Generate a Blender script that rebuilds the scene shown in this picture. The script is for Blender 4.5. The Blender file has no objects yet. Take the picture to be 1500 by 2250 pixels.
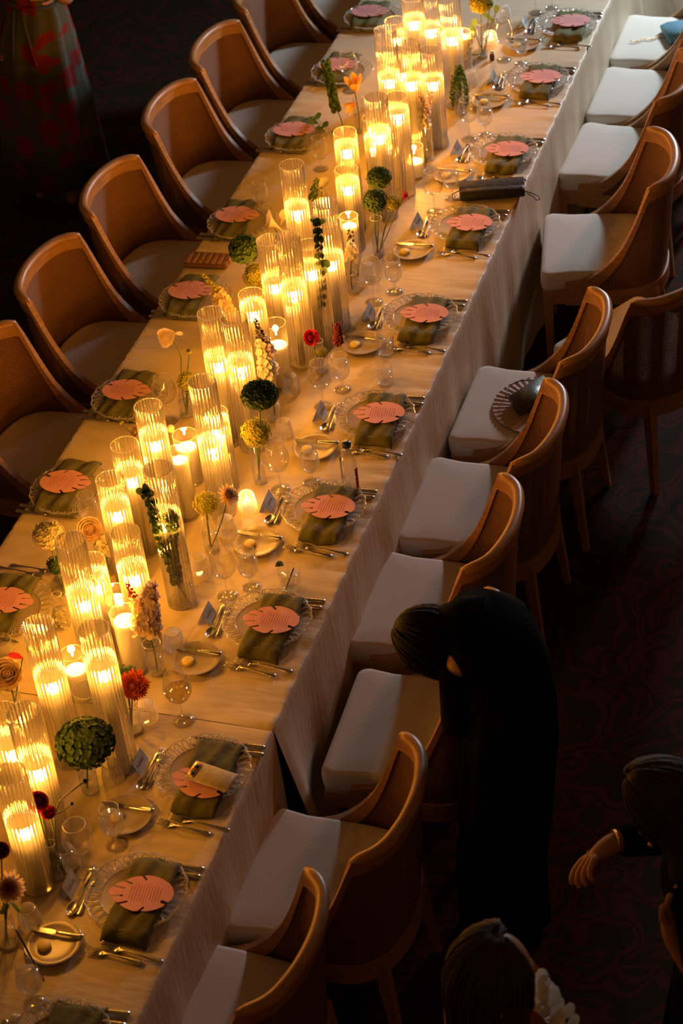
import bpy, bmesh, math, random
from math import sin, cos, pi, sqrt, atan2, radians
from mathutils import Vector, Matrix
random.seed(7)
S = bpy.context.scene
COL = S.collection
# ------------------------------------------------------------------ camera
F_PX = 4662.879
CAM = Vector((2.59683, -5.32369, 5.22182))
RX = Vector((0.950946, 0.294412, -0.094996))
RY = Vector((0.111663, -0.613033, -0.782126))
RZ = Vector((-0.288503, 0.733152, -0.615836))
cd = bpy.data.cameras.new('camera'); cam = bpy.data.objects.new('camera', cd); COL.objects.link(cam)
cd.sensor_fit = 'VERTICAL'; cd.sensor_height = 36; cd.sensor_width = 24
cd.lens = F_PX / 2250 * 36
cd.clip_end = 100
cam.matrix_world = Matrix(((RX.x, -RY.x, -RZ.x, CAM.x), (RX.y, -RY.y, -RZ.y, CAM.y), (RX.z, -RY.z, -RZ.z, CAM.z), (0, 0, 0, 1)))
cd.dof.use_dof = True; cd.dof.focus_distance = 7.2; cd.dof.aperture_fstop = 4.5
S.camera = cam
def at(px, py, z=.75):
    d = RX * ((px - 750) / F_PX) + RY * ((py - 1125) / F_PX) + RZ
    return CAM + d * ((z - CAM.z) / d.z)
def above(B, px, py):
    """point seen at the pixel that stands nearest over table spot B"""
    d = (RX * ((px - 750) / F_PX) + RY * ((py - 1125) / F_PX) + RZ)
    dh = Vector((d.x, d.y)); w = Vector((B[0] - CAM.x, B[1] - CAM.y))
    return CAM + d * (w.dot(dh) / dh.dot(dh))
# ------------------------------------------------------------------ world, exposure, window light
S.view_settings.view_transform = 'Standard'; S.view_settings.look = 'None'
S.view_settings.exposure = 0.0; S.view_settings.gamma = 1; S.view_settings.use_curve_mapping = False
S.cycles.use_denoising = True
S.cycles.max_bounces = 10; S.cycles.diffuse_bounces = 3; S.cycles.glossy_bounces = 3
S.cycles.transmission_bounces = 6; S.cycles.transparent_max_bounces = 48
S.cycles.sample_clamp_indirect = 4.0; S.cycles.sample_clamp_direct = 0
S.cycles.caustics_reflective = False; S.cycles.caustics_refractive = False
W = bpy.data.worlds.new('night'); S.world = W; W.use_nodes = True
W.node_tree.nodes['Background'].inputs[0].default_value = (1, .42, .10, 1)
W.node_tree.nodes['Background'].inputs[1].default_value = .070
def area(name, loc, target, size, power, color, size_y=None):
    l = bpy.data.lights.new(name, 'AREA'); l.energy = power; l.color = color; l.size = size
    if size_y: l.shape = 'RECTANGLE'; l.size_y = size_y
    o = bpy.data.objects.new(name, l); COL.objects.link(o); o.location = loc
    o.rotation_euler = (Vector(target) - Vector(loc)).to_track_quat('-Z', 'Y').to_euler()
    return o
area('far_window', (1.40, 5.95, 2.1), (.95, 2.9, .5), .45, 105, (.76, .90, 1.0), .6)
sl = bpy.data.lights.new('window_beam', 'SPOT'); sl.energy = 900; sl.color = (1.0, .42, .30); sl.spot_size = radians(21); sl.spot_blend = .7; sl.shadow_soft_size = .38
so = bpy.data.objects.new('window_beam', sl); COL.objects.link(so); so.location = (3.9, 10.8, 4.9); so.rotation_euler = (Vector((1.45, 1.6, .5)) - so.location).to_track_quat('-Z', 'Y').to_euler()
# ------------------------------------------------------------------ materials
def mat(name, col, rough=.6, metal=0, var=.0, scale=20, bump=0, bscale=60, col2=None, spec=.5, sss=0, coords='Object', stretch=None, trans=0):
    m = bpy.data.materials.new(name); m.use_nodes = True; n = m.node_tree.nodes; L = m.node_tree.links
    b = n['Principled BSDF']; b.inputs['Roughness'].default_value = rough; b.inputs['Metallic'].default_value = metal
    b.inputs['Specular IOR Level'].default_value = spec
    tc = n.new('ShaderNodeTexCoord'); src = tc.outputs[coords]
    if stretch:
        mp = n.new('ShaderNodeMapping'); mp.inputs['Scale'].default_value = stretch; L.new(src, mp.inputs[0]); src = mp.outputs[0]
    nz = n.new('ShaderNodeTexNoise'); nz.inputs['Scale'].default_value = scale; nz.inputs['Detail'].default_value = 3; L.new(src, nz.inputs['Vector'])
    rmp = n.new('ShaderNodeValToRGB'); L.new(nz.outputs[0], rmp.inputs[0])
    c2 = col2 or tuple(c * (1 - var) for c in col)
    rmp.color_ramp.elements[0].position = .3; rmp.color_ramp.elements[1].position = .7
    rmp.color_ramp.elements[0].color = (*c2, 1); rmp.color_ramp.elements[1].color = (*col, 1)
    L.new(rmp.outputs[0], b.inputs['Base Color'])
    if sss:
        b.inputs['Subsurface Weight'].default_value = sss; b.inputs['Subsurface Radius'].default_value = (.03, .015, .006); b.inputs['Subsurface Scale'].default_value = 1
    if bump:
        nb = n.new('ShaderNodeTexNoise'); nb.inputs['Scale'].default_value = bscale; nb.inputs['Detail'].default_value = 4; L.new(src, nb.inputs['Vector'])
        bp = n.new('ShaderNodeBump'); bp.inputs['Strength'].default_value = bump; bp.inputs['Distance'].default_value = .01; L.new(nb.outputs[0], bp.inputs['Height']); L.new(bp.outputs[0], b.inputs['Normal'])
    if trans:
        tr = n.new('ShaderNodeBsdfTranslucent'); L.new(rmp.outputs[0], tr.inputs[0]); mx = n.new('ShaderNodeMixShader'); mx.inputs[0].default_value = trans
        L.new(b.outputs[0], mx.inputs[1]); L.new(tr.outputs[0], mx.inputs[2]); L.new(mx.outputs[0], n['Material Output'].inputs[0])
    return m
def glass(name, tint=(.97, .97, .97), veil=0.0, veilcol=(1, 1, 1), rough=.04, edge=.5, base=.04, refr=0.0, ior=1.3):
    m = bpy.data.materials.new(name); m.use_nodes = True; n = m.node_tree.nodes; L = m.node_tree.links; n.remove(n['Principled BSDF'])
    t = n.new('ShaderNodeBsdfTransparent'); t.inputs[0].default_value = (*tint, 1)
    g = n.new('ShaderNodeBsdfGlossy'); g.inputs['Roughness'].default_value = rough
    lw = n.new('ShaderNodeLayerWeight'); lw.inputs[0].default_value = .35
    mr = n.new('ShaderNodeMapRange'); mr.inputs[3].default_value = base; mr.inputs[4].default_value = edge; L.new(lw.outputs['Facing'], mr.inputs[0])
    nz = n.new('ShaderNodeTexNoise'); nz.inputs['Scale'].default_value = 8; tc = n.new('ShaderNodeTexCoord'); L.new(tc.outputs['Object'], nz.inputs['Vector'])
    mu = n.new('ShaderNodeMath'); mu.operation = 'MULTIPLY_ADD'; mu.inputs[1].default_value = .04; L.new(nz.outputs[0], mu.inputs[0]); L.new(mr.outputs[0], mu.inputs[2])
    mx = n.new('ShaderNodeMixShader'); L.new(mu.outputs[0], mx.inputs[0])
    if refr:
        rf = n.new('ShaderNodeBsdfRefraction'); rf.inputs['Color'].default_value = (.99, .98, .96, 1); rf.inputs['Roughness'].default_value = .0; rf.inputs['IOR'].default_value = ior
        mr2 = n.new('ShaderNodeMixShader'); mr2.inputs[0].default_value = refr; L.new(t.outputs[0], mr2.inputs[1]); L.new(rf.outputs[0], mr2.inputs[2]); L.new(mr2.outputs[0], mx.inputs[1])
    else: L.new(t.outputs[0], mx.inputs[1])
    L.new(g.outputs[0], mx.inputs[2]); out = mx.outputs[0]
    if veil:
        v = n.new('ShaderNodeBsdfTranslucent'); v.inputs[0].default_value = (*veilcol, 1)
        d = n.new('ShaderNodeBsdfDiffuse'); d.inputs[0].default_value = (*veilcol, 1)
        a = n.new('ShaderNodeMixShader'); a.inputs[0].default_value = .4; L.new(v.outputs[0], a.inputs[1]); L.new(d.outputs[0], a.inputs[2])
        m2 = n.new('ShaderNodeMixShader')
        p = n.new('ShaderNodeMapRange'); p.inputs[3].default_value = veil * .2; p.inputs[4].default_value = veil * 3.2; L.new(lw.outputs['Facing'], p.inputs[0])
        L.new(p.outputs[0], m2.inputs[0]); L.new(out, m2.inputs[1]); L.new(a.outputs[0], m2.inputs[2]); out = m2.outputs[0]
    L.new(out, n['Material Output'].inputs[0])
    return m
def emit(name, col, st):
    m = bpy.data.materials.new(name); m.use_nodes = True; n = m.node_tree.nodes; n.remove(n['Principled BSDF'])
    e = n.new('ShaderNodeEmission'); e.inputs[0].default_value = (*col, 1); e.inputs[1].default_value = st
    m.node_tree.links.new(e.outputs[0], n['Material Output'].inputs[0]); return m
FLAME_COL = (1.0, .37, .034)
FLAME_W = 6.2
M = {}
M['cloth'] = mat('ivory_cloth', (.70, .58, .41), .5, var=.05, scale=6, bump=.22, bscale=9, stretch=(1.0, 4.0, 1), trans=.05)
M['linen'] = mat('cream_linen', (.74, .69, .62), .85, var=.08, scale=300, bump=.12, bscale=500)
M['oak'] = mat('honey_oak', (.50, .26, .10), .38, var=.35, scale=7, stretch=(2, 2, 14), bump=.03, bscale=20)
M['olive'] = mat('olive_linen', (.13, .125, .035), .85, var=.3, scale=25, bump=.25, bscale=60)
M['paper'] = mat('coral_paper', (.74, .35, .35), .8, var=.05, scale=120, bump=.06, bscale=250)
M['ink'] = mat('rust_ink', (.46, .15, .10), .8)
M['card'] = mat('white_card', (.72, .70, .68), .7, var=.03)
M['cardink'] = mat('grey_ink', (.16, .14, .13), .8)
M['steel'] = mat('polished_steel', (.62, .60, .58), .22, 1, var=.06, scale=30)
M['china'] = mat('glazed_plate', (.44, .37, .28), .32, var=.05)
M['butter'] = mat('butter', (.85, .66, .20), .5, sss=.2)
M['wax'] = mat('candle_wax', (.93, .90, .82), .5, var=.04, scale=12, trans=.45)
M['wick'] = mat('burnt_wick', (.02, .015, .01), .9)
M['flame'] = emit('flame', (1.0, .80, .42), 70)
M['ribbed'] = glass('ribbed_glass', (.985, .98, .97), .036, (1, 1, 1), .07, .70, .03, .55, 1.30)
M['rim'] = glass('glass_rim', (.93, .93, .92), .42, (1, .97, .9), .06, .9, .35)
M['clear'] = glass('clear_glass', (.985, .985, .98), .02, (1, 1, 1), .03, .62, .025)
M['press'] = glass('pressed_glass', (.94, .93, .90), .34, (1, .98, .94), .08, .8, .16)
M['water'] = glass('water', (.96, .96, .95), .10, (1, 1, 1), .02, .3, .03)
M['wine'] = glass('white_wine', (.86, .78, .50), .02, (1, .9, .5), .02, .4, .06)
M['green_dark'] = mat('deep_green_petals', (.045, .10, .018), .7, var=.5, scale=60, trans=.3)
M['green'] = mat('green_petals', (.12, .22, .03), .7, var=.45, scale=60, trans=.35)
M['lime'] = mat('lime_petals', (.55, .52, .07), .7, var=.35, scale=50, trans=.4)
M['pale'] = mat('pale_petals', (.72, .66, .42), .7, var=.25, scale=50, trans=.4)
M['cream'] = mat('cream_petals', (.85, .72, .50), .6, var=.15, scale=50, trans=.4)
M['lilac'] = mat('lilac_petals', (.66, .52, .56), .7, var=.3, scale=60, trans=.35)
M['white_bloom'] = mat('white_petals', (.88, .84, .76), .7, var=.2, scale=60, trans=.35)
M['peach'] = mat('peach_petals', (.90, .70, .46), .6, var=.25, scale=40, trans=.35)
M['pink'] = mat('hot_pink_petals', (.85, .06, .12), .5, var=.3, scale=60, trans=.3)
M['crimson'] = mat('crimson_petals', (.42, .02, .03), .6, var=.4, scale=60, trans=.25)
M['rust'] = mat('rust_petals', (.62, .10, .02), .6, var=.4, scale=60, trans=.25)
M['plum'] = mat('plum_petals', (.30, .05, .07), .7, var=.4, scale=60, trans=.2)
M['amber'] = mat('amber_petals', (.96, .84, .34), .5, col2=(.88, .32, .05), scale=22, trans=.35)
M['stem'] = mat('green_stem', (.10, .15, .03), .6, var=.3, scale=30, trans=.1)
M['stem_dark'] = mat('dark_stem', (.06, .05, .02), .7, var=.3)
M['black'] = mat('black_satin', (.007, .007, .009), .55, var=.2, bump=.2, bscale=50)
M['black_wool'] = mat('black_cloth', (.0035, .0035, .0035), .95, var=.2, spec=.05)
M['strap'] = mat('black_cord', (.012, .010, .010), .6)
M['skin'] = mat('skin', (.50, .25, .15), .5, var=.1, scale=15, sss=.1)
M['hair_dark'] = mat('dark_hair', (.012, .007, .005), .7, var=.5, scale=30, stretch=(8, 8, 1), bump=.5, bscale=40)
M['hair_black'] = mat('black_hair', (.004, .003, .003), .6, var=.5, scale=30, spec=.2)
M['hair_brown'] = mat('brown_hair', (.055, .026, .012), .7, var=.5, scale=30, stretch=(8, 8, 1), bump=.5, bscale=40)
M['gold'] = mat('gold', (.85, .55, .22), .25, 1, var=.05)
M['rust_dress'] = mat('rust_fabric', (.30, .06, .03), .8, var=.3, scale=12)
M['leather'] = mat('woven_tan_leather', (.30, .15, .06), .6, var=.35, scale=90, bump=.4, bscale=80)
M['green_leather'] = mat('dark_green_satin', (.045, .045, .022), .35, var=.3, scale=15, bump=.2, bscale=30)
M['fan'] = mat('pleated_fan_paper', (.55, .42, .33), .7, var=.1)
M['fan_wood'] = mat('dark_fan_sticks', (.05, .025, .012), .5)
M['cap'] = mat('navy_cap', (.010, .030, .13), .35)
M['label_blue'] = mat('blue_label', (.01, .02, .08), .4)
M['label_red'] = mat('red_label', (.5, .02, .015), .4)
M['lime_fruit'] = mat('lime_slice', (.25, .35, .06), .5, var=.4, scale=200, trans=.3)
M['straw'] = mat('black_straw', (.012, .010, .010), .35)
M['salt'] = mat('dark_pepper_glass', (.10, .03, .02), .2)
M['metal_case'] = mat('pale_phone_case', (.62, .55, .42), .35, col2=(.45, .38, .27), scale=90)
M['lens'] = mat('black_lens', (.01, .01, .01), .08)
def carpet():
    m = mat('patterned_carpet', (.03, .012, .009), .95, spec=.1); n = m.node_tree.nodes; L = m.node_tree.links; b = n['Principled BSDF']
    tc = n.new('ShaderNodeTexCoord'); nz = n.new('ShaderNodeTexNoise'); nz.inputs['Scale'].default_value = 2.2; nz.inputs['Detail'].default_value = 2; L.new(tc.outputs['Object'], nz.inputs['Vector'])
    mv = n.new('ShaderNodeVectorMath'); mv.operation = 'MULTIPLY_ADD'; mv.inputs[1].default_value = (.9, .9, 0); L.new(nz.outputs['Color'], mv.inputs[0]); L.new(tc.outputs['Object'], mv.inputs[2])
    v = n.new('ShaderNodeTexVoronoi'); v.feature = 'DISTANCE_TO_EDGE'; v.inputs['Scale'].default_value = 3.4; L.new(mv.outputs[0], v.inputs['Vector'])
    wv = n.new('ShaderNodeMath'); wv.operation = 'SINE'; mm = n.new('ShaderNodeMath'); mm.operation = 'MULTIPLY'; mm.inputs[1].default_value = 34; L.new(v.outputs[0], mm.inputs[0]); L.new(mm.outputs[0], wv.inputs[0])
    r = n.new('ShaderNodeValToRGB'); L.new(wv.outputs[0], r.inputs[0]); r.color_ramp.elements[0].color = (.026, .020, .014, 1); r.color_ramp.elements[1].color = (.060, .020, .016, 1)
    r.color_ramp.elements[0].position = .35; r.color_ramp.elements[1].position = .65
    L.new(r.outputs[0], b.inputs['Base Color']); return m
M['carpet'] = carpet()
def cane():
    m = bpy.data.materials.new('woven_cane'); m.use_nodes = True; n = m.node_tree.nodes; L = m.node_tree.links; b = n['Principled BSDF']
    b.inputs['Roughness'].default_value = .5
    uv = n.new('ShaderNodeUVMap'); sp = n.new('ShaderNodeSeparateXYZ'); L.new(uv.outputs[0], sp.inputs[0]); outs = []
    for i, fr in ((0, 900), (1, 900)):
        mu = n.new('ShaderNodeMath'); mu.operation = 'MULTIPLY'; mu.inputs[1].default_value = fr; L.new(sp.outputs[i], mu.inputs[0])
        s = n.new('ShaderNodeMath'); s.operation = 'SINE'; L.new(mu.outputs[0], s.inputs[0]); outs.append(s.outputs[0])
    mx = n.new('ShaderNodeMath'); mx.operation = 'MAXIMUM'; L.new(outs[0], mx.inputs[0]); L.new(outs[1], mx.inputs[1])
    r = n.new('ShaderNodeValToRGB'); L.new(mx.outputs[0], r.inputs[0]); e = r.color_ramp.elements
    e[0].position = .55; e[0].color = (.075, .026, .008, 1); e[1].position = .98; e[1].color = (.40, .19, .08, 1); L.new(r.outputs[0], b.inputs['Base Color'])
    bp = n.new('ShaderNodeBump'); bp.inputs['Strength'].default_value = .5; bp.inputs['Distance'].default_value = .002; L.new(mx.outputs[0], bp.inputs['Height']); L.new(bp.outputs[0], b.inputs['Normal'])
    lt = n.new('ShaderNodeMath'); lt.operation = 'LESS_THAN'; lt.inputs[1].default_value = -.62; L.new(mx.outputs[0], lt.inputs[0])
    t = n.new('ShaderNodeBsdfTransparent'); ms = n.new('ShaderNodeMixShader'); L.new(lt.outputs[0], ms.inputs[0]); L.new(b.outputs[0], ms.inputs[1]); L.new(t.outputs[0], ms.inputs[2])
    L.new(ms.outputs[0], n['Material Output'].inputs[0]); return m
M['cane'] = cane()
def floral():
    m = mat('floral_fabric', (.10, .11, .08), .8); n = m.node_tree.nodes; L = m.node_tree.links; b = n['Principled BSDF']
    tc = n.new('ShaderNodeTexCoord'); nz = n.new('ShaderNodeTexNoise'); nz.inputs['Scale'].default_value = 9; L.new(tc.outputs['Object'], nz.inputs['Vector'])
    mv = n.new('ShaderNodeVectorMath'); mv.operation = 'MULTIPLY_ADD'; mv.inputs[1].default_value = (.12, .12, .12); L.new(nz.outputs['Color'], mv.inputs[0]); L.new(tc.outputs['Object'], mv.inputs[2])
    v = n.new('ShaderNodeTexVoronoi'); v.inputs['Scale'].default_value = 8.5; L.new(mv.outputs[0], v.inputs['Vector'])
    r = n.new('ShaderNodeValToRGB'); L.new(v.outputs['Distance'], r.inputs[0]); e = r.color_ramp.elements
    e[0].position = .0; e[0].color = (.22, .008, .007, 1); e[1].position = .47; e[1].color = (.10, .11, .085, 1)
    x = e.new(.40); x.color = (.26, .010, .008, 1)
    L.new(r.outputs[0], b.inputs['Base Color']); return m
M['floral'] = floral()
def chevron():
    m = mat('blue_chevron', (.12, .35, .5), .5); n = m.node_tree.nodes; L = m.node_tree.links; b = n['Principled BSDF']
    tc = n.new('ShaderNodeTexCoord'); sp = n.new('ShaderNodeSeparateXYZ'); L.new(tc.outputs['Object'], sp.inputs[0])
    ab = n.new('ShaderNodeMath'); ab.operation = 'PINGPONG'; ab.inputs[1].default_value = .04; L.new(sp.outputs[0], ab.inputs[0])
    ad = n.new('ShaderNodeMath'); L.new(ab.outputs[0], ad.inputs[0]); L.new(sp.outputs[1], ad.inputs[1])
    mu = n.new('ShaderNodeMath'); mu.operation = 'MULTIPLY'; mu.inputs[1].default_value = 420; L.new(ad.outputs[0], mu.inputs[0])
    s = n.new('ShaderNodeMath'); s.operation = 'SINE'; L.new(mu.outputs[0], s.inputs[0])
    r = n.new('ShaderNodeValToRGB'); L.new(s.outputs[0], r.inputs[0]); r.color_ramp.elements[0].color = (.02, .12, .2, 1); r.color_ramp.elements[1].color = (.25, .5, .65, 1); r.color_ramp.elements[0].position = .2; r.color_ramp.elements[1].position = .5
    L.new(r.outputs[0], b.inputs['Base Color']); return m
M['chevron'] = chevron()
# ------------------------------------------------------------------ mesh helpers
V = Vector
class MB:
    def __init__(s): s.v = []; s.f = []; s.uv = {}
    def add(s, vs, fs):
        o = len(s.v); s.v += [tuple(v) for v in vs]; s.f += [tuple(i + o for i in f) for f in fs]
    def box(s, c, d, rz=0, bev=0):
        cx, cy, cz = c; x, y, z = d[0] / 2, d[1] / 2, d[2] / 2
        R = Matrix.Rotation(rz, 3, 'Z')
        if not bev:
            vs = [V(c) + R @ V((a * x, b * y, e * z)) for e in (-1, 1) for a, b in ((-1, -1), (1, -1), (1, 1), (-1, 1))]
            s.add(vs, [(3, 2, 1, 0), (4, 5, 6, 7), (0, 1, 5, 4), (1, 2, 6, 5), (2, 3, 7, 6), (3, 0, 4, 7)]); return
        ring = lambda i: [(x - i, -y + bev), (x - i, y - bev)] 
        prof = [(-z, bev), (-z + bev, 0), (z - bev, 0), (z, bev)]
        rings = []
        for zz, ins in prof:
            a, b2 = x - ins, y - ins; k = bev
            pts = [(a - k, -b2), (a, -b2 + k), (a, b2 - k), (a - k, b2), (-a + k, b2), (-a, b2 - k), (-a, -b2 + k), (-a + k, -b2)]
            rings.append([V(c) + R @ V((p[0], p[1], zz)) for p in pts])
        s.loft(rings, caps=True)
    def loft(s, rings, caps=True, closed=True):
        n = len(rings[0]); vs = [p for r in rings for p in r]; fs = []
        for i in range(len(rings) - 1):
            for j in range(n if closed else n - 1):
                k = (j + 1) % n; fs.append((i * n + j, i * n + k, (i + 1) * n + k, (i + 1) * n + j))
        if caps and closed: fs += [tuple(range(n - 1, -1, -1)), tuple((len(rings) - 1) * n + j for j in range(n))]
        s.add(vs, fs)
    def tube(s, pts, r, seg=8, caps=True, closed=False, flat=1.0, up=None):
        pts = [V(p) for p in pts]; n = len(pts); rs = r if hasattr(r, '__len__') else [r] * n
        rings = []; u = V(up) if up else None
        for i, p in enumerate(pts):
            if closed: t = pts[(i + 1) % n] - pts[i - 1]
            else: t = pts[min(i + 1, n - 1)] - pts[max(i - 1, 0)]
            t.normalize()
            if u is None: u = V((0, 0, 1)) if abs(t.z) < .9 else V((1, 0, 0))
            a = t.cross(u)
            if a.length < 1e-5: a = t.orthogonal()
            a.normalize(); b = a.cross(t).normalized()
            if not up: u = b
            rings.append([p + (a * cos(2 * pi * k / seg) + b * sin(2 * pi * k / seg) * flat) * rs[i] for k in range(seg)])
        if closed: rings.append(rings[0]); caps = False
        s.loft(rings, caps)
    def lathe(s, prof, seg=24, c=(0, 0, 0), caps=False, rib=0, ribn=0):
        rings = []
        for r, z in prof:
            rr = []
            for k in range(seg):
                th = 2 * pi * k / seg
                q = r + (rib * abs(sin(ribn * th / 2)) if rib else 0)
                rr.append((c[0] + q * cos(th), c[1] + q * sin(th), c[2] + z))
            rings.append(rr)
        s.loft(rings, caps)
    def grid(s, nu, nv, fn, flip=False):
        vs = [fn(i / nu, j / nv) for j in range(nv + 1) for i in range(nu + 1)]
        fs = [(j * (nu + 1) + i, j * (nu + 1) + i + 1, (j + 1) * (nu + 1) + i + 1, (j + 1) * (nu + 1) + i) for j in range(nv) for i in range(nu)]
        if flip: fs = [f[::-1] for f in fs]
        s.add(vs, fs)
    def ball(s, c, r, nu=12, nv=8, sc=(1, 1, 1)):
        s.lathe([(max(1e-4, r * sin(pi * j / nv)), -r * cos(pi * j / nv)) for j in range(nv + 1)], nu, (0, 0, 0))
        k = nu * (nv + 1)
        for i in range(len(s.v) - k, len(s.v)):
            x, y, z = s.v[i]; s.v[i] = (c[0] + x * sc[0], c[1] + y * sc[1], c[2] + z * sc[2])
    def petal(s, p, d, n, l, w, cup=.3, n2=2):
        """petal from p along d, facing n"""
        d = V(d).normalized(); n = V(n); n = (n - d * n.dot(d)); n = n.normalized() if n.length > 1e-4 else d.orthogonal().normalized(); a = d.cross(n)
        p = V(p); rows = []
        for t, ww in ((0, .25), (.5, 1.0), (.85, .8), (1.0, .25)):
            cz = n * (cup * l * t * t)
            rows.append([p + d * l * t + cz + a * (w / 2 * ww * q) + n * (cup * .35 * w * ww * abs(q)) for q in (-1, 0, 1)])
        vs = [v for r_ in rows for v in r_]
        s.add(vs, [(r * 3 + c, r * 3 + c + 1, (r + 1) * 3 + c + 1, (r + 1) * 3 + c) for r in range(3) for c in range(2)])
    def build(s, name, m, parent=None, smooth=True, loc=None):
        me = bpy.data.meshes.new(name); me.from_pydata(s.v, [], s.f); me.update()
        if smooth: me.polygons.foreach_set('use_smooth', [True] * len(me.polygons))
        me.materials.append(m)
        o = bpy.data.objects.new(name, me); COL.objects.link(o)
        if parent: o.parent = parent
        if loc is not None: o.location = loc
        return o
def autosmooth(o, ang=40):
    try: o.data.set_sharp_from_angle(angle=radians(ang))
    except Exception: pass
    return o
def tag(o, label=None, cat=None, group=None, kind=None):
    if label: o['label'] = label
    if cat: o['category'] = cat
    if group: o['group'] = group
    if kind: o['kind'] = kind
    return o
def thing(name, label, cat, loc=(0, 0, 0), rz=0, group=None):
    o = bpy.data.objects.new(name, None); COL.objects.link(o); o.location = loc; o.rotation_euler = (0, 0, rz); o.empty_display_size = .05
    return tag(o, label, cat, group)
def put(root, used, loc, rz, label, group=None, scale=None, tilt=None):
    """first use moves the prototype, later uses copy it with its parts"""
    if used.get(root.name): 
        r = root.copy(); COL.objects.link(r)
        for ch in list(root.children):
            c = ch.copy(); COL.objects.link(c); c.parent = r
            for g in ch.children:
                d = g.copy(); COL.objects.link(d); d.parent = c
    else: r = root; used[root.name] = True
    r.location = loc; r.rotation_euler = (tilt[0] if tilt else 0, tilt[1] if tilt else 0, rz); r.scale = scale or (1, 1, 1); r['label'] = label
    if group: r['group'] = group
    return r
USED = {}
# ------------------------------------------------------------------ floor
mb = MB(); mb.box((0, 1, -.025), (14, 18, .05)); tag(mb.build('floor', M['carpet'], smooth=False), kind='structure')
# ------------------------------------------------------------------ tables and cloths
HW = .609; ZT = .75
def table(y0, y1, label):
    t = thing('banquet_table', label, 'table', (0, (y0 + y1) / 2, 0), 0, 'folding tables under the cloths'); L = y1 - y0
    m = MB(); m.box((0, 0, ZT - .025), (2 * HW - .03, L - .03, .03)); m.build('tabletop', M['oak'], t, False)
    for sx in (-1, 1):
        for sy in (-1, 1):
            m = MB(); m.tube([(sx * .45, sy * (L / 2 - .25), .01), (sx * .45, sy * (L / 2 - .25), ZT - .04)], .018, 8); m.build('leg', M['steel'], t)
table(-3.5, -1.09, 'folding table under the nearer cloth at the bottom of photo'); table(-1.05, 1.75, 'folding table under the long cloth, middle length'); table(1.78, 4.6, 'folding table under the long cloth, far length')
def cloth(y0, y1, label, flares, seed, wr):
    rnd = random.Random(seed); ph = [rnd.uniform(0, 6.28) for _ in range(6)]
    ny = int((y1 - y0) / .022); m = MB()
    cols = [('d', t) for t in (1, .85, .7, .55, .4, .27, .16, .08, .03)]
    def fold(y):
        return .5 * sin(9 * y + ph[0]) + .35 * sin(17 * y + ph[1]) + .25 * sin(31 * y + ph[2])
    def pt(side, kind, t, y):
        if kind == 'd':
            fl = sum(a * math.exp(-((y - fy) / wd) ** 2) for fy, wd, a in flares)
            off = .006 + t ** .8 * (.016 + .018 * (fold(y + side * 3) + .3)) + max(0, fl) * t ** 1.1
            z = ZT - .008 - t * (ZT - .02)
            return (side * (HW + off), y, z)
        x = side * t
        e = max(0, (t - .40) / .2); e = e * e if t < HW else 0
        ck = sum(sin(k * y + p) for k, p in ((47, ph[3]), (83, ph[4]), (131, ph[5])))
        z = ZT + (.0016 * e * ck * wr if t < HW - .002 else -.0025) 
        return (x, y, z)
    prof = [(-1, 'd', t) for _, t in cols] + [(-1, 't', HW + .003), (-1, 't', HW - .004)] + [(-1, 't', x) for x in (.59, .57, .55, .52, .48, .44, .40)] + [(1, 't', x) for x in (-.2, 0, .2)] + [(1, 't', x) for x in (.40, .44, .48, .52, .55, .57, .59)] + [(1, 't', HW - .004), (1, 't', HW + .003)] + [(1, 'd', t) for _, t in reversed(cols)]
    rows = [[pt(s_, k, t, y0 + (y1 - y0) * j / ny) for s_, k, t in prof] for j in range(ny + 1)]
    n = len(prof); m.add([p for r in rows for p in r], [(j * n + i, j * n + i + 1, (j + 1) * n + i + 1, (j + 1) * n + i) for j in range(ny) for i in range(n - 1)])
    o = m.build('tablecloth', M['cloth'])
    # end drops
    for yy, sg in ((y0, -1), (y1, 1)):
        if abs(yy - SEAM) < .01: continue
        e = MB(); e.grid(40, 8, lambda u, v, yy=yy, sg=sg: ((u * 2 - 1) * (HW + .006 + .02 * v), yy + sg * (.001 + .02 * v + .012 * v * sin(u * 40)), ZT - .001 - v * (ZT - .02)))
        e.build('end_drop', M['cloth'], o)
    return tag(o, label, 'tablecloth', 'ivory satin tablecloths')
SEAM = -1.063
cloth(-3.5, SEAM - .002, 'nearer ivory cloth, covering the table end at the bottom left', [], 3, .5)
cloth(SEAM + .001, 4.66, 'long ivory satin cloth running up to the top of photo', [(SEAM + .03, .09, .14), (4.66, .1, .05)], 5, 1.6)
# a second banquet line beyond the far end
m = MB(); m.box((.0, 6.2, .38), (.8, 1.6, .7), 0, .02)
m = MB()
def farc(u, v):
    th = u * 2 * pi; r = .62 + .03 * sin(11 * th) * v + .16 * v
    return (.05 + r * cos(th), 5.75 + r * sin(th), .72 - .70 * v)
m.grid(96, 8, farc); m.add([(.05 + .62 * cos(k * pi / 24), 5.75 + .62 * sin(k * pi / 24), .72) for k in range(48)], [tuple(range(48))])
tag(m.build('draped_side_table', M['cloth']), 'pale draped cloth standing behind the topmost right chair', 'tablecloth')
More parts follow.
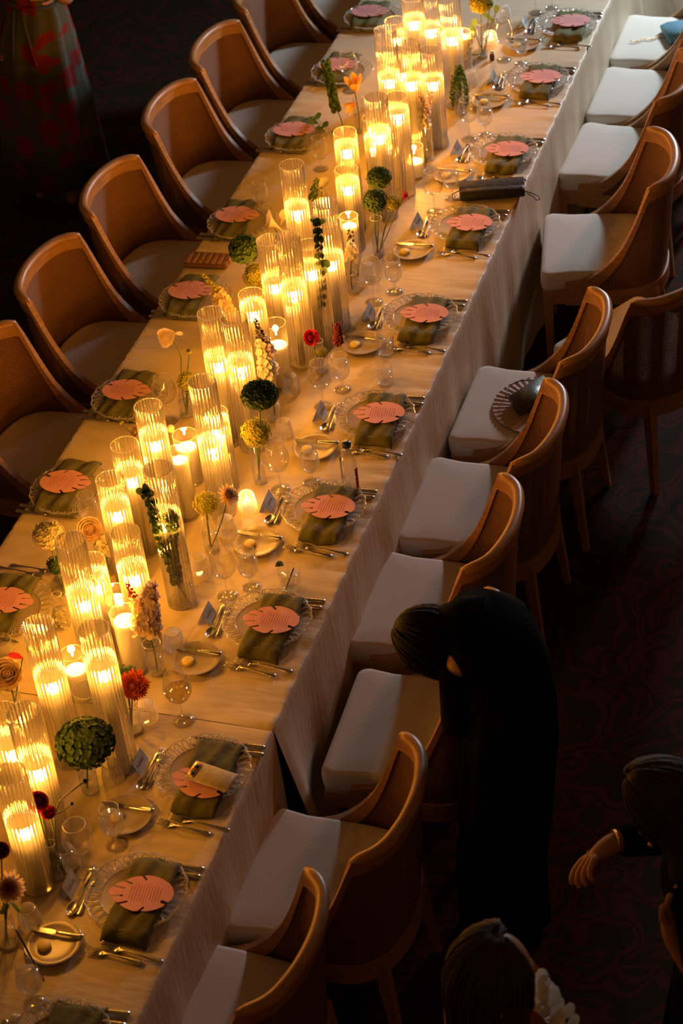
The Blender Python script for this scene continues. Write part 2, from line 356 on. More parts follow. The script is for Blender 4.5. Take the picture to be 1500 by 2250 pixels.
# ------------------------------------------------------------------ chairs
def plan(t):
    """seat-level plan of the back shell, t in -1..1"""
    a = abs(t); s = 1 if t >= 0 else -1
    K = [(0, 0, -.268), (.22, .095, -.258), (.42, .182, -.225), (.60, .236, -.155), (.75, .248, -.070), (.88, .250, .040), (1.0, .248, .150)]
    for i in range(len(K) - 1):
        if a <= K[i + 1][0] + 1e-9:
            q = (a - K[i][0]) / (K[i + 1][0] - K[i][0])
            p0 = K[max(i - 1, 0)] if i else (-.22, -.095, -.258); p1 = K[i]; p2 = K[i + 1]; p3 = K[min(i + 2, len(K) - 1)]
            cr = lambda k: .5 * ((2 * p1[k]) + (-p0[k] + p2[k]) * q + (2 * p0[k] - 5 * p1[k] + 4 * p2[k] - p3[k]) * q * q + (-p0[k] + 3 * p1[k] - 3 * p2[k] + p3[k]) * q ** 3)
            return V((s * cr(1), cr(2)))
    return V((s * .248, .150))
TC = .60
def htop(t):
    a = abs(t)
    if a <= TC: return .892 + .012 * (1 - (a / TC) ** 2)
    u = (a - TC) / (1 - TC); return .455 + .437 * (1 - u) ** 2.1
def shell(t, z, off=0.0):
    p = plan(t); e = .002; tg = (plan(min(1, t + e)) - plan(max(-1, t - e))); tg.normalize(); nrm = V((tg.y, -tg.x))  # outward
    k = max(0, (z - .42)) / .46
    lean = .036 * k
    a = abs(t); f = 1 if a < TC else max(0, 1 - (a - TC) / (1 - TC) * .8)
    return V((p.x * (1 + .08 * k) + nrm.x * off, p.y - lean * (.5 + .5 * f) + nrm.y * off, z))
def make_chair():
    t = thing('dining_chair', 'x', 'chair', group='cane-backed dining chairs')
    def inside(fr, zfr, fn, th, name, mm, nu, nv, uv=False):
        m = MB(); A = []; B = []
        for j in range(nv + 1):
            for i in range(nu + 1):
                tt, z = fn(i / nu, j / nv); A.append(shell(tt, z, -th / 2)); B.append(shell(tt, z, th / 2))
        n = nu + 1; N = len(A); fs = []
        for j in range(nv):
            for i in range(nu):
                a = j * n + i; fs.append((a, a + 1, a + n + 1, a + n)); fs.append((N + a, N + a + n, N + a + n + 1, N + a + 1))
        for i in range(nu): fs.append((i + 1, i, N + i, N + i + 1)); a = nv * n + i; fs.append((a, a + 1, N + a + 1, N + a))
        for j in range(nv): a = j * n; fs.append((a, a + n, N + a + n, N + a)); a = j * n + nu; fs.append((a + n, a, N + a, N + a + n))
        m.add(A + B, fs); o = m.build(name, mm, t)
        if uv:
            ul = o.data.uv_layers.new(name='UVMap')
            for lp in o.data.loops:
                k = lp.vertex_index % N; i, j = k % n, k // n; tt, z = fn(i / nu, j / nv)
                ul.data[lp.index].uv = (tt * .62, z)
        autosmooth(o, 50); return o
    bw = .056; zb = .40
    # cane panel
    def inner(u, v):
        tt = -.86 + 1.72 * u; top = min(htop(tt) - bw, htop(tt) - bw); lo = .425; top = max(top, lo + .004); return tt, lo + (top - lo) * v
    inside(0, 0, inner, .008, 'cane_panel', M['cane'], 40, 10, True)
    # sweeping frame along the top edge
    def sweep(u, v):
        tt = -1 + 2 * u; a = abs(tt); w = bw + (.022 * max(0, (a - .5)) if a > .5 else 0); top = htop(tt); lo = max(top - w, zb + .01 if a > .95 else top - w); return tt, lo + (top - lo) * v
    inside(0, 0, sweep, .026, 'back_frame', M['oak'], 64, 3)
    # rounded crest rail
    m = MB(); pts = [shell(-TC * 1.0 + 2 * TC * i / 28, htop(-TC + 2 * TC * i / 28) - .008) for i in range(29)]
    m.tube(pts, [.009, .017] + [.020] * 25 + [.017, .009], 12, flat=.95); m.build('crest_rail', M['oak'], t)
    # bottom rail
    inside(0, 0, lambda u, v: (-1 + 2 * u, .35 + .072 * v), .024, 'seat_rail', M['oak'], 48, 2)
    # front apron
    m = MB(); m.box((0, .228, .385), (.49, .03, .07), 0, .004)
    for s in (-1, 1): m.box((s * .238, .19, .385), (.026, .10, .07), 0, .003)
    autosmooth(m.build('front_rail', M['oak'], t))
    # cushion
    out = []
    ts = [-.98 + 1.96 * i / 40 for i in range(41)]
    for q in ts:
        p = plan(q); out.append(V((p.x * .955, p.y * .95 + .0)))
    # front rounded corners
    fr = []
    for s in (1, -1):
        c = (s * .215, .215); rng = [0, 22, 45, 67, 90] if s > 0 else [90, 67, 45, 22, 0]
        for a in rng: fr.append(V((c[0] + s * .035 * cos(radians(a)), c[1] + .035 * sin(radians(a)))))
    ring = out + fr
    cx, cy = 0, -.02
    def rr(sc, z): return [(cx + (p.x - cx) * sc, cy + (p.y - cy) * sc, z) for p in ring]
    m = MB(); m.loft([rr(.985, .415), rr(1.0, .422), rr(1.008, .45), rr(1.008, .480), rr(1.0, .490), rr(.98, .4955), rr(.92, .498), rr(.6, .500), rr(.25, .501)], True); m.build('seat_cushion', M['linen'], t)
    m = MB(); m.loft([rr(.95, .37), rr(.95, .416)], True); autosmooth(m.build('seat_board', M['oak'], t))
    for s in (-1, 1):
        m = MB(); m.loft([[(s * .233 + a * .021 * k, .222 + b * .021 * k, z) for a, b in ((-1, -1), (1, -1), (1, 1), (-1, 1))] for z, k in ((0.0, .6), (.2, .8), (.40, 1.0))]); autosmooth(m.build('leg', M['oak'], t))
        m = MB(); m.loft([[(s * (.185 + .02 * (1 - z / .4)) + a * .02 * k, -.215 - .045 * (1 - z / .4) + b * .02 * k, z) for a, b in ((-1, -1), (1, -1), (1, 1), (-1, 1))] for z, k in ((0.0, .6), (.2, .8), (.40, 1.0))]); autosmooth(m.build('leg', M['oak'], t))
    return t
ch = make_chair()
G = 'cane-backed dining chairs'
CH = 'cane-back oak chair'
for x, y, rz, lab in [
    (.87, 4.16, 90, 'topmost %s on the right, blue bag on its seat'), (.875, 3.594, 90, '%s, second from the top on the right'),
    (.875, 3.03, 88, '%s, third from the top on the right'), (.932, 2.26, 101, '%s turned slightly, right side beside the black clutch'),
    (.895, 1.046, 90, '%s holding a pleated fan and dark green bag'), (.865, .438, 90, '%s on the right, next below the fan chair'),
    (.84, -.127, 90, '%s on the right, behind the near elbow of the figure in black'), (.945, -.715, 92, '%s whose back is hidden by the figure in black'),
    (.855, -1.385, 90, '%s, lower right, small black purse at the back of its seat'), (.73, -1.935, 87, '%s in full view nearest the bottom on the right'),
    (.735, -2.52, 88, '%s, only its rail tip showing at the bottom edge'), (1.235, 1.545, 58, '%s turned away from the table, rear view at right edge'),
    (-.835, 4.35, -90, 'topmost %s on the left side'), (-.835, 3.70, -90, '%s, second from the top on the left side'),
    (-.835, 3.09, -90, '%s, third from the top on the left side'), (-.835, 2.49, -90, '%s, fourth from the top on the left side'),
    (-.835, 1.78, -90, '%s on the left, below the fourth one'), (-.84, 1.13, -90, '%s on the left, second from the bottom'),
    (-.835, .48, -90, 'lowest %s on the left, cut by the frame')]:
    put(ch, USED, (x, y, 0), radians(rz), lab % CH, G)
# ------------------------------------------------------------------ place-setting prototypes
def P_plate():
    t = thing('charger_plate', 'x', 'plate')
    m = MB(); m.lathe([(.0005, .004), (.085, .004), (.10, .009), (.103, .0125), (.099, .0125), (.084, .0075), (.0005, .0075)], 48); autosmooth(m.build('well', M['china'], t), 60)
    N = 31; m = MB()
    def loop(a, rr, rt, tw):
        pts = []
        for k in range(12):
            q = 2 * pi * k / 12; r = .1225 + rr * cos(q); tt = rt * sin(q); z = .011 + (r - .10) * .25
            ca, sa = cos(a), sin(a); pts.append((r * ca - tt * sa, r * sa + tt * ca, z + .0012 * sin(q + tw)))
        return pts
    for i in range(N): m.tube(loop(2 * pi * i / N, .0200, .0092, 0), .0026, 6, closed=True)
    m.build('loop_rim', M['press'], t)
    m = MB(); m.tube([((.1445 + .0022 * cos(18 * th)) * cos(th), (.1445 + .0022 * cos(18 * th)) * sin(th), .0225) for th in [2 * pi * k / 144 for k in range(144)]], .0026, 6, closed=True)
    m.tube([(.1025 * cos(th), .1025 * sin(th), .0125) for th in [2 * pi * k / 72 for k in range(72)]], .0024, 6, closed=True); m.build('edge_ring', M['press'], t)
    return t
def P_napkin(seed):
    rnd = random.Random(seed); a, b, c = [rnd.uniform(0, 6) for _ in range(3)]
    def zf(x, y):
        d = abs(x + .02); h = .030 if d < .125 else .030 - .016 * min(1, (d - .125) / .03) ** 1.5
        return h + .0032 * sin(y * 75 + x * 9 + a) + .002 * sin(y * 130 + x * 40 + b) + .0025 * sin(x * 40 + c) 
    m = MB(); nx, ny = 30, 16
    def xy(u, v): x = -.175 + .312 * u; y = -.092 + .137 * v; w = .004 * sin(u * 7 + a); return x + .004 * sin(v * 5 + b), y + w + .006 * (u - .5)
    def top(u, v):
        x, y = xy(u, v); e = min(u, 1 - u) * nx; g = min(v, 1 - v) * ny; return (x, y, zf(x, y) - (.004 if e < .5 or g < .5 else 0))
    def bot(u, v):
        x, y = xy(u, v); return (x, y, zf(x, y) - .0115)
    m.grid(nx, ny, top); m.grid(nx, ny, bot, True)
    N = (nx + 1) * (ny + 1); w = nx + 1
    for i in range(nx): m.f.append((i + 1, i, N + i, N + i + 1)); k = ny * w + i; m.f.append((k, k + 1, N + k + 1, N + k))
    for j in range(ny): k = j * w; m.f.append((k, k + w, N + k + w, N + k)); k = j * w + nx; m.f.append((k + w, k, N + k, N + k + w))
    return tag(m.build('napkin', M['olive']), 'x', 'napkin')
def leaf_outline():
    """menu card cut like a split leaf, tip towards +y, notch at -y"""
    slots = {22: .30, 50: .26, 76: .34, 128: .30, 152: .24, 104: .30}
    pts = []
    def base(th):
        a, b = .094, .067
        x, y = b * sin(th), a * cos(th)
        w = 1 - .32 * max(0, cos(th)) ** 1.2
        dg = math.degrees(th)
        lob = 1 - .05 * sum(math.exp(-((dg - q) / 7) ** 2) for q in (22, 50, 84, 206, 262, 306, 336))
        x *= lob; y *= lob
        return x * w, y
    S_ = [(22, .034, .0036), (50, .026, .0036), (84, .020, .0036), (206, .018, .006), (262, .018, .0036), (306, .026, .0036), (336, .034, .0036)]
    th = 1.0
    for d, dep, wd in S_:
        hw = math.degrees(wd / .078)
        while th < d - hw - 1.5: pts.append(base(radians(th))); th += 4
        e = V(base(radians(d))); inn = V((0, -.055 if d < 90 or d > 255 else .0)) - e; inn.normalize(); sd = V((-inn.y, inn.x)); q = V(base(radians(d - hw))); sg = 1 if (q - e).dot(sd) > 0 else -1
        sd *= sg; pts.append(tuple(q)); w2 = wd if d != 211 else .0012
        pts.append(tuple(e + inn * dep * .92 + sd * w2 * .9)); pts.append(tuple(e + inn * dep)); pts.append(tuple(e + inn * dep * .92 - sd * w2 * .9)); pts.append(base(radians(d + hw))); th = d + hw + 2.5
    while th < 359: pts.append(base(radians(th))); th += 4
    return pts
def P_menu():
    t = thing('menu_card', 'x', 'menu'); P = leaf_outline(); n = len(P); m = MB()
    vs = [(x, y, .0 + .10 * x * x) for x, y in P] + [(x, y, .0014 + .10 * x * x) for x, y in P]
    m.add(vs, [tuple(range(n)), tuple(range(2 * n - 1, n - 1, -1))] + [(i, n + i, n + (i + 1) % n, (i + 1) % n) for i in range(n)])
    m.build('card', M['paper'], t, False)
    m = MB(); rnd = random.Random(4)
    for k in range(11):
        y = .030 - k * .0085; L = rnd.uniform(.020, .036); q = -L
        while q < L:
            w = rnd.uniform(.003, .008); m.box((q + w / 2, y, .0020 + .1 * q * q), (w, .0011, .0004)); q += w + .002
    m.build('printed_lines', M['ink'], t, False)
    return t
def P_knife(L=.235, name='dinner_knife'):
    t = thing(name, 'x', 'knife')  # along y, handle end at -L/2
    m = MB(); rings = []
    for y, w, h in ((-L * .5, .004, .003), (-L * .495, .0085, .0045), (-L * .44, .0095, .005), (-L * .25, .0065, .004), (-L * .05, .0058, .0036), (-.0, .0045, .003)):
        rings.append([(w * cos(a), y, .0052 + h * sin(a)) for a in [2 * pi * k / 10 for k in range(10)]])
    m.loft(rings); m.build('handle', M['steel'], t)
    m = MB(); rings = []
    for y, x0, x1 in ((0, -.005, .005), (L * .05, -.0085, .0065), (L * .3, -.009, .0065), (L * .42, -.007, .006), (L * .48, -.001, .005), (L * .5, .002, .0038)):
        rings.append([(x0, y, .0045), (x1, y, .0045), (x1, y, .0062), (x0, y, .0052)])
    m.loft(rings); autosmooth(m.build('blade', M['steel'], t)); return t
def P_fork(L=.195, name='dinner_fork'):
    t = thing(name, 'x', 'fork'); m = MB(); rings = []
    for y, w, z in ((-.5, .003, .004), (-.49, .0085, .004), (-.43, .0098, .0045), (-.3, .0055, .006), (-.05, .0028, .009), (.12, .003, .008), (.17, .006, .0055), (.22, .0115, .004), (.28, .0128, .0045)):
        rings.append([(w * cos(a), y * L, z + .0016 * sin(a)) for a in [2 * pi * k / 8 for k in range(8)]])
    m.loft(rings); m.build('handle', M['steel'], t)
    for k in range(4):
        x = -.0105 + .007 * k; m = MB(); m.tube([(x, .27 * L, .0045), (x * .98, .36 * L, .0055), (x * .95, .44 * L, .0085), (x * .93, .5 * L, .012)], [.0021, .0019, .0016, .0008], 5); m.build('tine', M['steel'], t)
    return t
def P_spoon(L=.165):
    t = thing('dessert_spoon', 'x', 'spoon'); m = MB(); rings = []
    for y, w, z in ((-.5, .003, .004), (-.49, .0078, .004), (-.43, .0088, .0045), (-.3, .005, .006), (-.05, .0026, .009), (.14, .003, .008), (.2, .004, .006)):
        rings.append([(w * cos(a), y * L, z + .0016 * sin(a)) for a in [2 * pi * k / 8 for k in range(8)]])
    m.loft(rings); m.build('handle', M['steel'], t); m = MB(); c = .35 * L; A = []
    for j in range(7):
        r = j / 6; A.append([(.0165 * r * cos(q), c + .15 * L * 1.05 * r * sin(q), .0025 + .0065 * r * r) for q in [2 * pi * k / 20 for k in range(20)]])
    m.loft(A, False); m.loft([[(p[0], p[1], p[2] - .0009) for p in r_] for r_ in A], False); m.build('bowl', M['steel'], t); return t
def P_card():
    t = thing('place_card', 'x', 'place card'); w, h, d = .072, .048, .021
    m = MB(); m.add([(-w / 2, d, 0), (w / 2, d, 0), (w / 2, 0, h), (-w / 2, 0, h), (w / 2, -d, 0), (-w / 2, -d, 0)], [(0, 1, 2, 3), (3, 2, 4, 5)])
    m.add([(-w / 2, d - .0012, 0), (w / 2, d - .0012, 0), (w / 2, 0, h - .0025), (-w / 2, 0, h - .0025), (w / 2, -d + .0012, 0), (-w / 2, -d + .0012, 0)], [(3, 2, 1, 0), (5, 4, 2, 3)])
    m.build('folded_card', M['card'], t, False)
    m = MB(); pts = []
    for k in range(40):
        u = k / 39; x = -.022 + .044 * u; s = .5 + .09 * sin(u * 34) + .05 * sin(u * 17 + 1); pts.append((x + .002 * cos(u * 34), -d * (1 - s) - .0012, h * s))
    m.tube(pts, .0004, 4); m.build('handwritten_name', M['cardink'], t)
    return t
def P_bread():
    t = thing('bread_plate', 'x', 'plate'); m = MB(); m.lathe([(.0005, .003), (.045, .003), (.066, .008), (.080, .0155), (.0785, .0168), (.064, .0105), (.045, .0058), (.0005, .0058)], 40); m.build('dish', M['china'], t)
    m = MB(); m.tube([(.0795 * cos(q), .0795 * sin(q), .0162) for q in [2 * pi * k / 48 for k in range(48)]], .0013, 5, closed=True); m.build('edge', M['press'], t); return t
def P_butter():
    m = MB(); m.lathe([(.0005, 0), (.017, 0), (.0195, .002), (.0195, .010), (.0175, .012), (.0005, .0122)], 20); return tag(m.build('butter_pat', M['butter']), 'x', 'butter')
def P_wine():
    t = thing('wine_glass', 'x', 'glass')
    m = MB(); m.lathe([(.0005, .001), (.034, .001), (.035, .0022), (.018, .004), (.0045, .008)], 32); m.build('foot', M['clear'], t)
    m = MB(); m.lathe([(.0045, .008), (.0034, .02), (.003, .05), (.0035, .075), (.006, .084)], 12); m.build('stem', M['clear'], t)
    m = MB(); m.lathe([(.004, .083), (.018, .088), (.034, .100), (.043, .118), (.0455, .135), (.043, .155), (.037, .175), (.032, .192)], 36); m.build('bowl', M['clear'], t)
    m = MB(); m.tube([(.032 * cos(q), .032 * sin(q), .192) for q in [2 * pi * k / 36 for k in range(36)]], .0009, 5, closed=True); m.build('rim', M['rim'], t); return t
def P_goblet():
    t = thing('water_goblet', 'x', 'glass')
    m = MB(); m.lathe([(.0005, .001), (.031, .001), (.032, .003), (.016, .006), (.006, .012)], 32); m.build('foot', M['clear'], t)
    m = MB(); m.lathe([(.006, .012), (.0048, .022), (.0062, .036), (.005, .042), (.009, .050)], 14); m.build('stem', M['clear'], t)
    m = MB(); m.lathe([(.007, .049), (.022, .056), (.033, .072), (.0365, .092), (.034, .115), (.029, .140), (.0285, .152)], 36); m.build('bowl', M['clear'], t)
    m = MB(); m.lathe([(.0005, .053), (.020, .058), (.031, .073), (.0345, .092), (.0325, .113), (.031, .120), (.0005, .120)], 32); m.build('ice_water', M['water'], t)
    m = MB(); m.tube([(.0285 * cos(q), .0285 * sin(q), .152) for q in [2 * pi * k / 36 for k in range(36)]], .0009, 5, closed=True); m.build('rim', M['rim'], t); return t
def P_tumbler():
    t = thing('tumbler', 'x', 'glass'); m = MB(); m.lathe([(.0005, .002), (.030, .002), (.032, .008), (.0335, .085)], 32); m.build('body', M['clear'], t)
    m = MB(); m.lathe([(.0005, .010), (.030, .010), (.0312, .05), (.0005, .05)], 28); m.build('water', M['water'], t)
    m = MB(); m.tube([(.0335 * cos(q), .0335 * sin(q), .085) for q in [2 * pi * k / 36 for k in range(36)]], .0011, 5, closed=True); m.build('rim', M['rim'], t); return t
def P_votive():
    t = thing('ribbed_votive_glass', 'x', 'votive'); m = MB(); m.lathe([(.030, .002), (.0325, .006), (.031, .03), (.0262, .058), (.023, .066)], 96, rib=.0014, ribn=24); m.build('body', M['press'], t)
    m = MB(); m.lathe([(.0005, .003), (.030, .003)], 24); m.build('base', M['clear'], t)
    m = MB(); m.tube([(.0235 * cos(q), .0235 * sin(q), .066) for q in [2 * pi * k / 32 for k in range(32)]], .0014, 5, closed=True); m.build('rim', M['rim'], t); return t
def P_vase(h=.14, r=.027, name='bud_vase', neck=False):
    t = thing(name, 'x', 'vase'); m = MB()
    pr = [(r * .92, .002), (r, .01), (r, h * .55), (r * .62, h * .78), (r * .5, h * .86), (r * .62, h)] if neck else [(r * .92, .002), (r, .01), (r * 1.02, h)]
    m.lathe(pr, 32); m.build('body', M['clear'], t)
    m = MB(); m.lathe([(.0005, .001), (r * .9, .001), (r * .95, .006), (.0005, .009)], 28); m.build('thick_base', M['rim'], t)
    wr = r * .94; m = MB(); m.lathe([(.0005, .010), (wr, .011), (wr, h * .5), (.0005, h * .5)], 28); m.build('water', M['water'], t)
    rt = pr[-1][0]; m = MB(); m.tube([(rt * cos(q), rt * sin(q), h) for q in [2 * pi * k / 32 for k in range(32)]], .0012, 5, closed=True); m.build('rim', M['rim'], t); return t
PR = dict(plate=P_plate(), napkin=P_napkin(1), napkin2=P_napkin(9), menu=P_menu(), knife=P_knife(), fork=P_fork(), sfork=P_fork(.175, 'salad_fork'), spoon=P_spoon(), dfork=P_fork(.165, 'dessert_fork'),
          card=P_card(), bread=P_bread(), butter=P_butter(), bknife=P_knife(.165, 'butter_knife'), wine=P_wine(), goblet=P_goblet(), tumbler=P_tumbler(), votive=P_votive())
GR = dict(plate='glass charger plates', napkin='olive napkins', menu='leaf-shaped menu cards', knife='dinner knives', fork='dinner forks', sfork='salad forks', spoon='dessert spoons', dfork='dessert forks', card='tented place cards',
          bread='bread plates', butter='butter pats', bknife='butter knives', wine='wine glasses', goblet='water goblets', votive='ribbed votive glasses', tumbler='water tumblers', knife2='dinner knives')
LB = dict(plate='glass charger with looped rim %s', napkin='folded olive napkin %s', menu='coral leaf-cut menu card %s', knife='outer dinner knife %s', knife2='inner dinner knife %s', fork='dinner fork %s', sfork='outer salad fork %s',
          spoon='dessert spoon %s', dfork='dessert fork %s', card='tented place card %s', bread='small bread plate %s', butter='round butter pat %s', bknife='butter knife on bread plate %s', wine='balloon wine glass %s', goblet='water goblet %s')
def setting(cx, cy, side, place, skip=(), seed=0, wine=None, goblet=None):
    rnd = random.Random(seed); rz = radians(90 if side > 0 else -90) + rnd.uniform(-.03, .03); R = Matrix.Rotation(rz, 3, 'Z'); C = V((cx, cy, ZT + .0015))
    def p(key, lx, ly, z=0, a=0, proto=None, tilt=None):
        if key in skip: return
        q = C + R @ V((lx + rnd.uniform(-.003, .003), ly + rnd.uniform(-.003, .003), 0)); q.z = ZT + .0015 + z
        return put(PR[proto or key], USED, q, rz + radians(a) + rnd.uniform(-.03, .03), LB[key] % place, GR[key], tilt=tilt)
    p('plate', 0, 0)
    p('napkin', 0, 0, .0, 2, 'napkin' if seed % 2 else 'napkin2')
    p('menu', -.017 - (.05 if 'phone' in place else 0), -.022, .0375, -6 if 'phone' in place else 5)
    p('knife', .134, -.032, 0, 2); p('knife2', .104, -.034, 0, 0, 'knife')
    p('sfork', -.222, -.020, 0, -4); p('fork', -.200, -.058, 0, -4)
    p('spoon', -.030, .168, 0, 93); p('dfork', -.018, .149, 0, -86)
    p('card', -.017, .204, 0, 2)
    p('bread', -.22, .165, 0); p('butter', -.233, .188, .006); p('bknife', -.189, .168, .013, 0)
    for key, px in (('wine', wine), ('goblet', goblet)):
        if px:
            q = at(px[0], px[1], ZT); put(PR[key], USED, (q.x, q.y, ZT + .001), rnd.uniform(0, 6), LB[key] % place, GR[key])
RS = [((.438, -2.312), 'at the right-hand place cut by the bottom edge', None, (78, 2203)),
      ((.451, -1.777), 'at the lowest complete right-hand place', (188, 1915), (257, 1857)),
      ((.467, -1.281), 'at the right-hand place with the phone', (403, 1583), None),
      ((.439, -.601), 'at the right-hand place below the lime drink', (500, 1310), (552, 1290)),
      ((.443, -.009), 'at the right-hand place just below the water bottle', (617, 1076), (685, 1060)),
      ((.463, .545), 'at the right-hand place just above the water bottle', (711, 893), (753, 856)),
      ((.447, 1.202), 'at the right-hand place with the two tumblers', (822, 664), (868, 641)),
      ((.45, 1.882), 'at the right-hand place just below the black clutch', (955, 466), (993, 436)),
      ((.459, 2.494), 'at the right-hand place just above the black clutch', (1031, 306), (1067, 297)),
      ((.451, 3.162), 'at the right-hand place second from the top', (1107, 132), (1146, 140)),
      ((.465, 3.727), 'at the topmost right-hand place', (1177, 28), (1213, 18))]
for i, (c, pl, w, g) in enumerate(RS):
    setting(c[0], c[1], 1, pl, (), 10 + i, w, g)
LS = [((-.422, -.713), 'at the lowest left-hand place, cut by the frame', None, None),
      ((-.476, -.074), 'at the left-hand place behind the cream ranunculus', None, (203, 1165)),
      ((-.474, .493), 'at the left-hand place below the nodding peach flower', (372, 925), None),
      ((-.471, 1.184), 'at the left-hand place below the woven clutch', None, None),
      ((-.481, 1.772), 'at the left-hand place above the woven clutch', None, (577, 470)),
      ((-.477, 2.514), 'at the left-hand place behind the drooping leafy sprig', None, (706, 372)),
      ((-.465, 3.139), 'at the left-hand place behind the amber lily', (770, 200), None),
      ((-.477, 3.70), 'at the topmost left-hand place', None, None)]
for i, (c, pl, w, g) in enumerate(LS):
    sk = ('card', 'spoon', 'dfork', 'butter', 'bknife', 'bread') if i else ('card', 'spoon', 'dfork', 'butter')
    if i > 0: sk += ('sfork', 'fork')
    setting(c[0], c[1], -1, pl, sk, 30 + i, w, g)
for px, lab in [((848, 778), 'upper of two water tumblers beside the right-hand forks'), ((847, 842), 'lower of two water tumblers, below the salad fork'), ((12, 1450), 'water tumbler at the left edge by the lowest menu card')]:
    q = at(*px); put(PR['tumbler'], USED, (q.x, q.y, ZT + .001), 0, lab, GR['tumbler'])
VT = [((545, 1118), 'lit ribbed votive right of the yellow hydrangea and dahlia'), ((640, 858), 'unlit ribbed votive right of the white stock spike'), ((625, 958), 'unlit ribbed votive behind the dark green hydrangea over yellow one'),
      ((443, 1258), 'unlit ribbed votive right of the bells of ireland'), ((385, 1423), 'unlit ribbed votive above the wine-holding place, by its card'), ((326, 1580), 'unlit ribbed votive right of the rust gerbera'),
      ((250, 1712), 'unlit ribbed votive right of the big green hydrangea'), ((150, 1900), 'unlit ribbed votive beside the crimson ranunculus vase'), ((68, 2032), 'unlit ribbed votive above the bottom bread plate'),
      ((752, 716), 'unlit ribbed votive right of the tall leafy spire'), ((808, 612), 'unlit ribbed votive beneath the small white delphinium'), ((500, 1172), 'unlit ribbed votive under the pink dahlia'),
      ((970, 320), 'unlit ribbed votive right of the tall lavender stock'), ((1078, 100), 'lit ribbed votive near the top, behind the green bunch'), ((1035, 186), 'unlit ribbed votive below the far green bunch'), ((1108, 42), 'unlit ribbed votive at the top beside the green bunch')]
VP = []
for px, lab in VT:
    q = at(*px); VP.append(q); put(PR['votive'], USED, (q.x, q.y, ZT + .001), 0, lab, GR['votive'])
# ------------------------------------------------------------------ candles
def flame_light(parent, z, e):
    l = bpy.data.lights.new('flame_light', 'POINT'); l.energy = e * FLAME_W; l.color = FLAME_COL; l.shadow_soft_size = .012
    o = bpy.data.objects.new('flame_light', l); COL.objects.link(o); o.parent = parent; o.location = (0, 0, z); return o
CANDLE_MESH = {}
def candle(x, y, h, r, label, e=1.0, z0=ZT + .003, group='pillar candles', well=.022):
    t = thing('pillar_candle' if r > .022 else 'slim_candle', label, 'candle', (x, y, z0), 0, group)
    m = MB(); zt = h
    m.lathe([(.0005, 0), (r, 0), (r, zt - .004), (r - .0015, zt), (r - .003, zt - .003), (r - .0045, zt - well + .004), (r * .5, zt - well), (.0005, zt - well)], 28); m.build('wax', M['wax'], t)
    m = MB(); m.tube([(0, 0, zt - well), (.0005, 0, zt - well + .012)], .001, 5); m.build('wick', M['wick'], t)
    zf = zt - well + .010
    m = MB(); m.lathe([(.0004, zf), (.0032, zf + .005), (.0042, zf + .011), (.0030, zf + .020), (.0012, zf + .028), (.0003, zf + .032)], 12); m.build('flame', M['flame'], t)
    flame_light(t, zf + .034, e)
    return t
def P_ribbed(h):
    t = thing('ribbed_glass_cylinder', 'x', 'candle holder'); R = .0435
    m = MB(); m.lathe([(R, .0), (R, .004), (R, h * .5), (R, h)], 168, rib=.0042, ribn=24); m.build('fluted_wall', M['ribbed'], t)
    m = MB(); m.tube([((R + .001 + .0020 * abs(sin(12 * q))) * cos(q), (R + .001 + .0020 * abs(sin(12 * q))) * sin(q), h) for q in [2 * pi * k / 112 for k in range(112)]], .0013, 5, closed=True); m.build('rim', M['rim'], t)
    m = MB(); m.tube([(R * 1.02 * cos(q), R * 1.02 * sin(q), .003) for q in [2 * pi * k / 56 for k in range(56)]], .002, 5, closed=True); m.lathe([(.0005, .001), (R, .001)], 32); m.build('base', M['rim'], t)
    return t
CY = {h: P_ribbed(h) for h in (.55, .45, .36)}
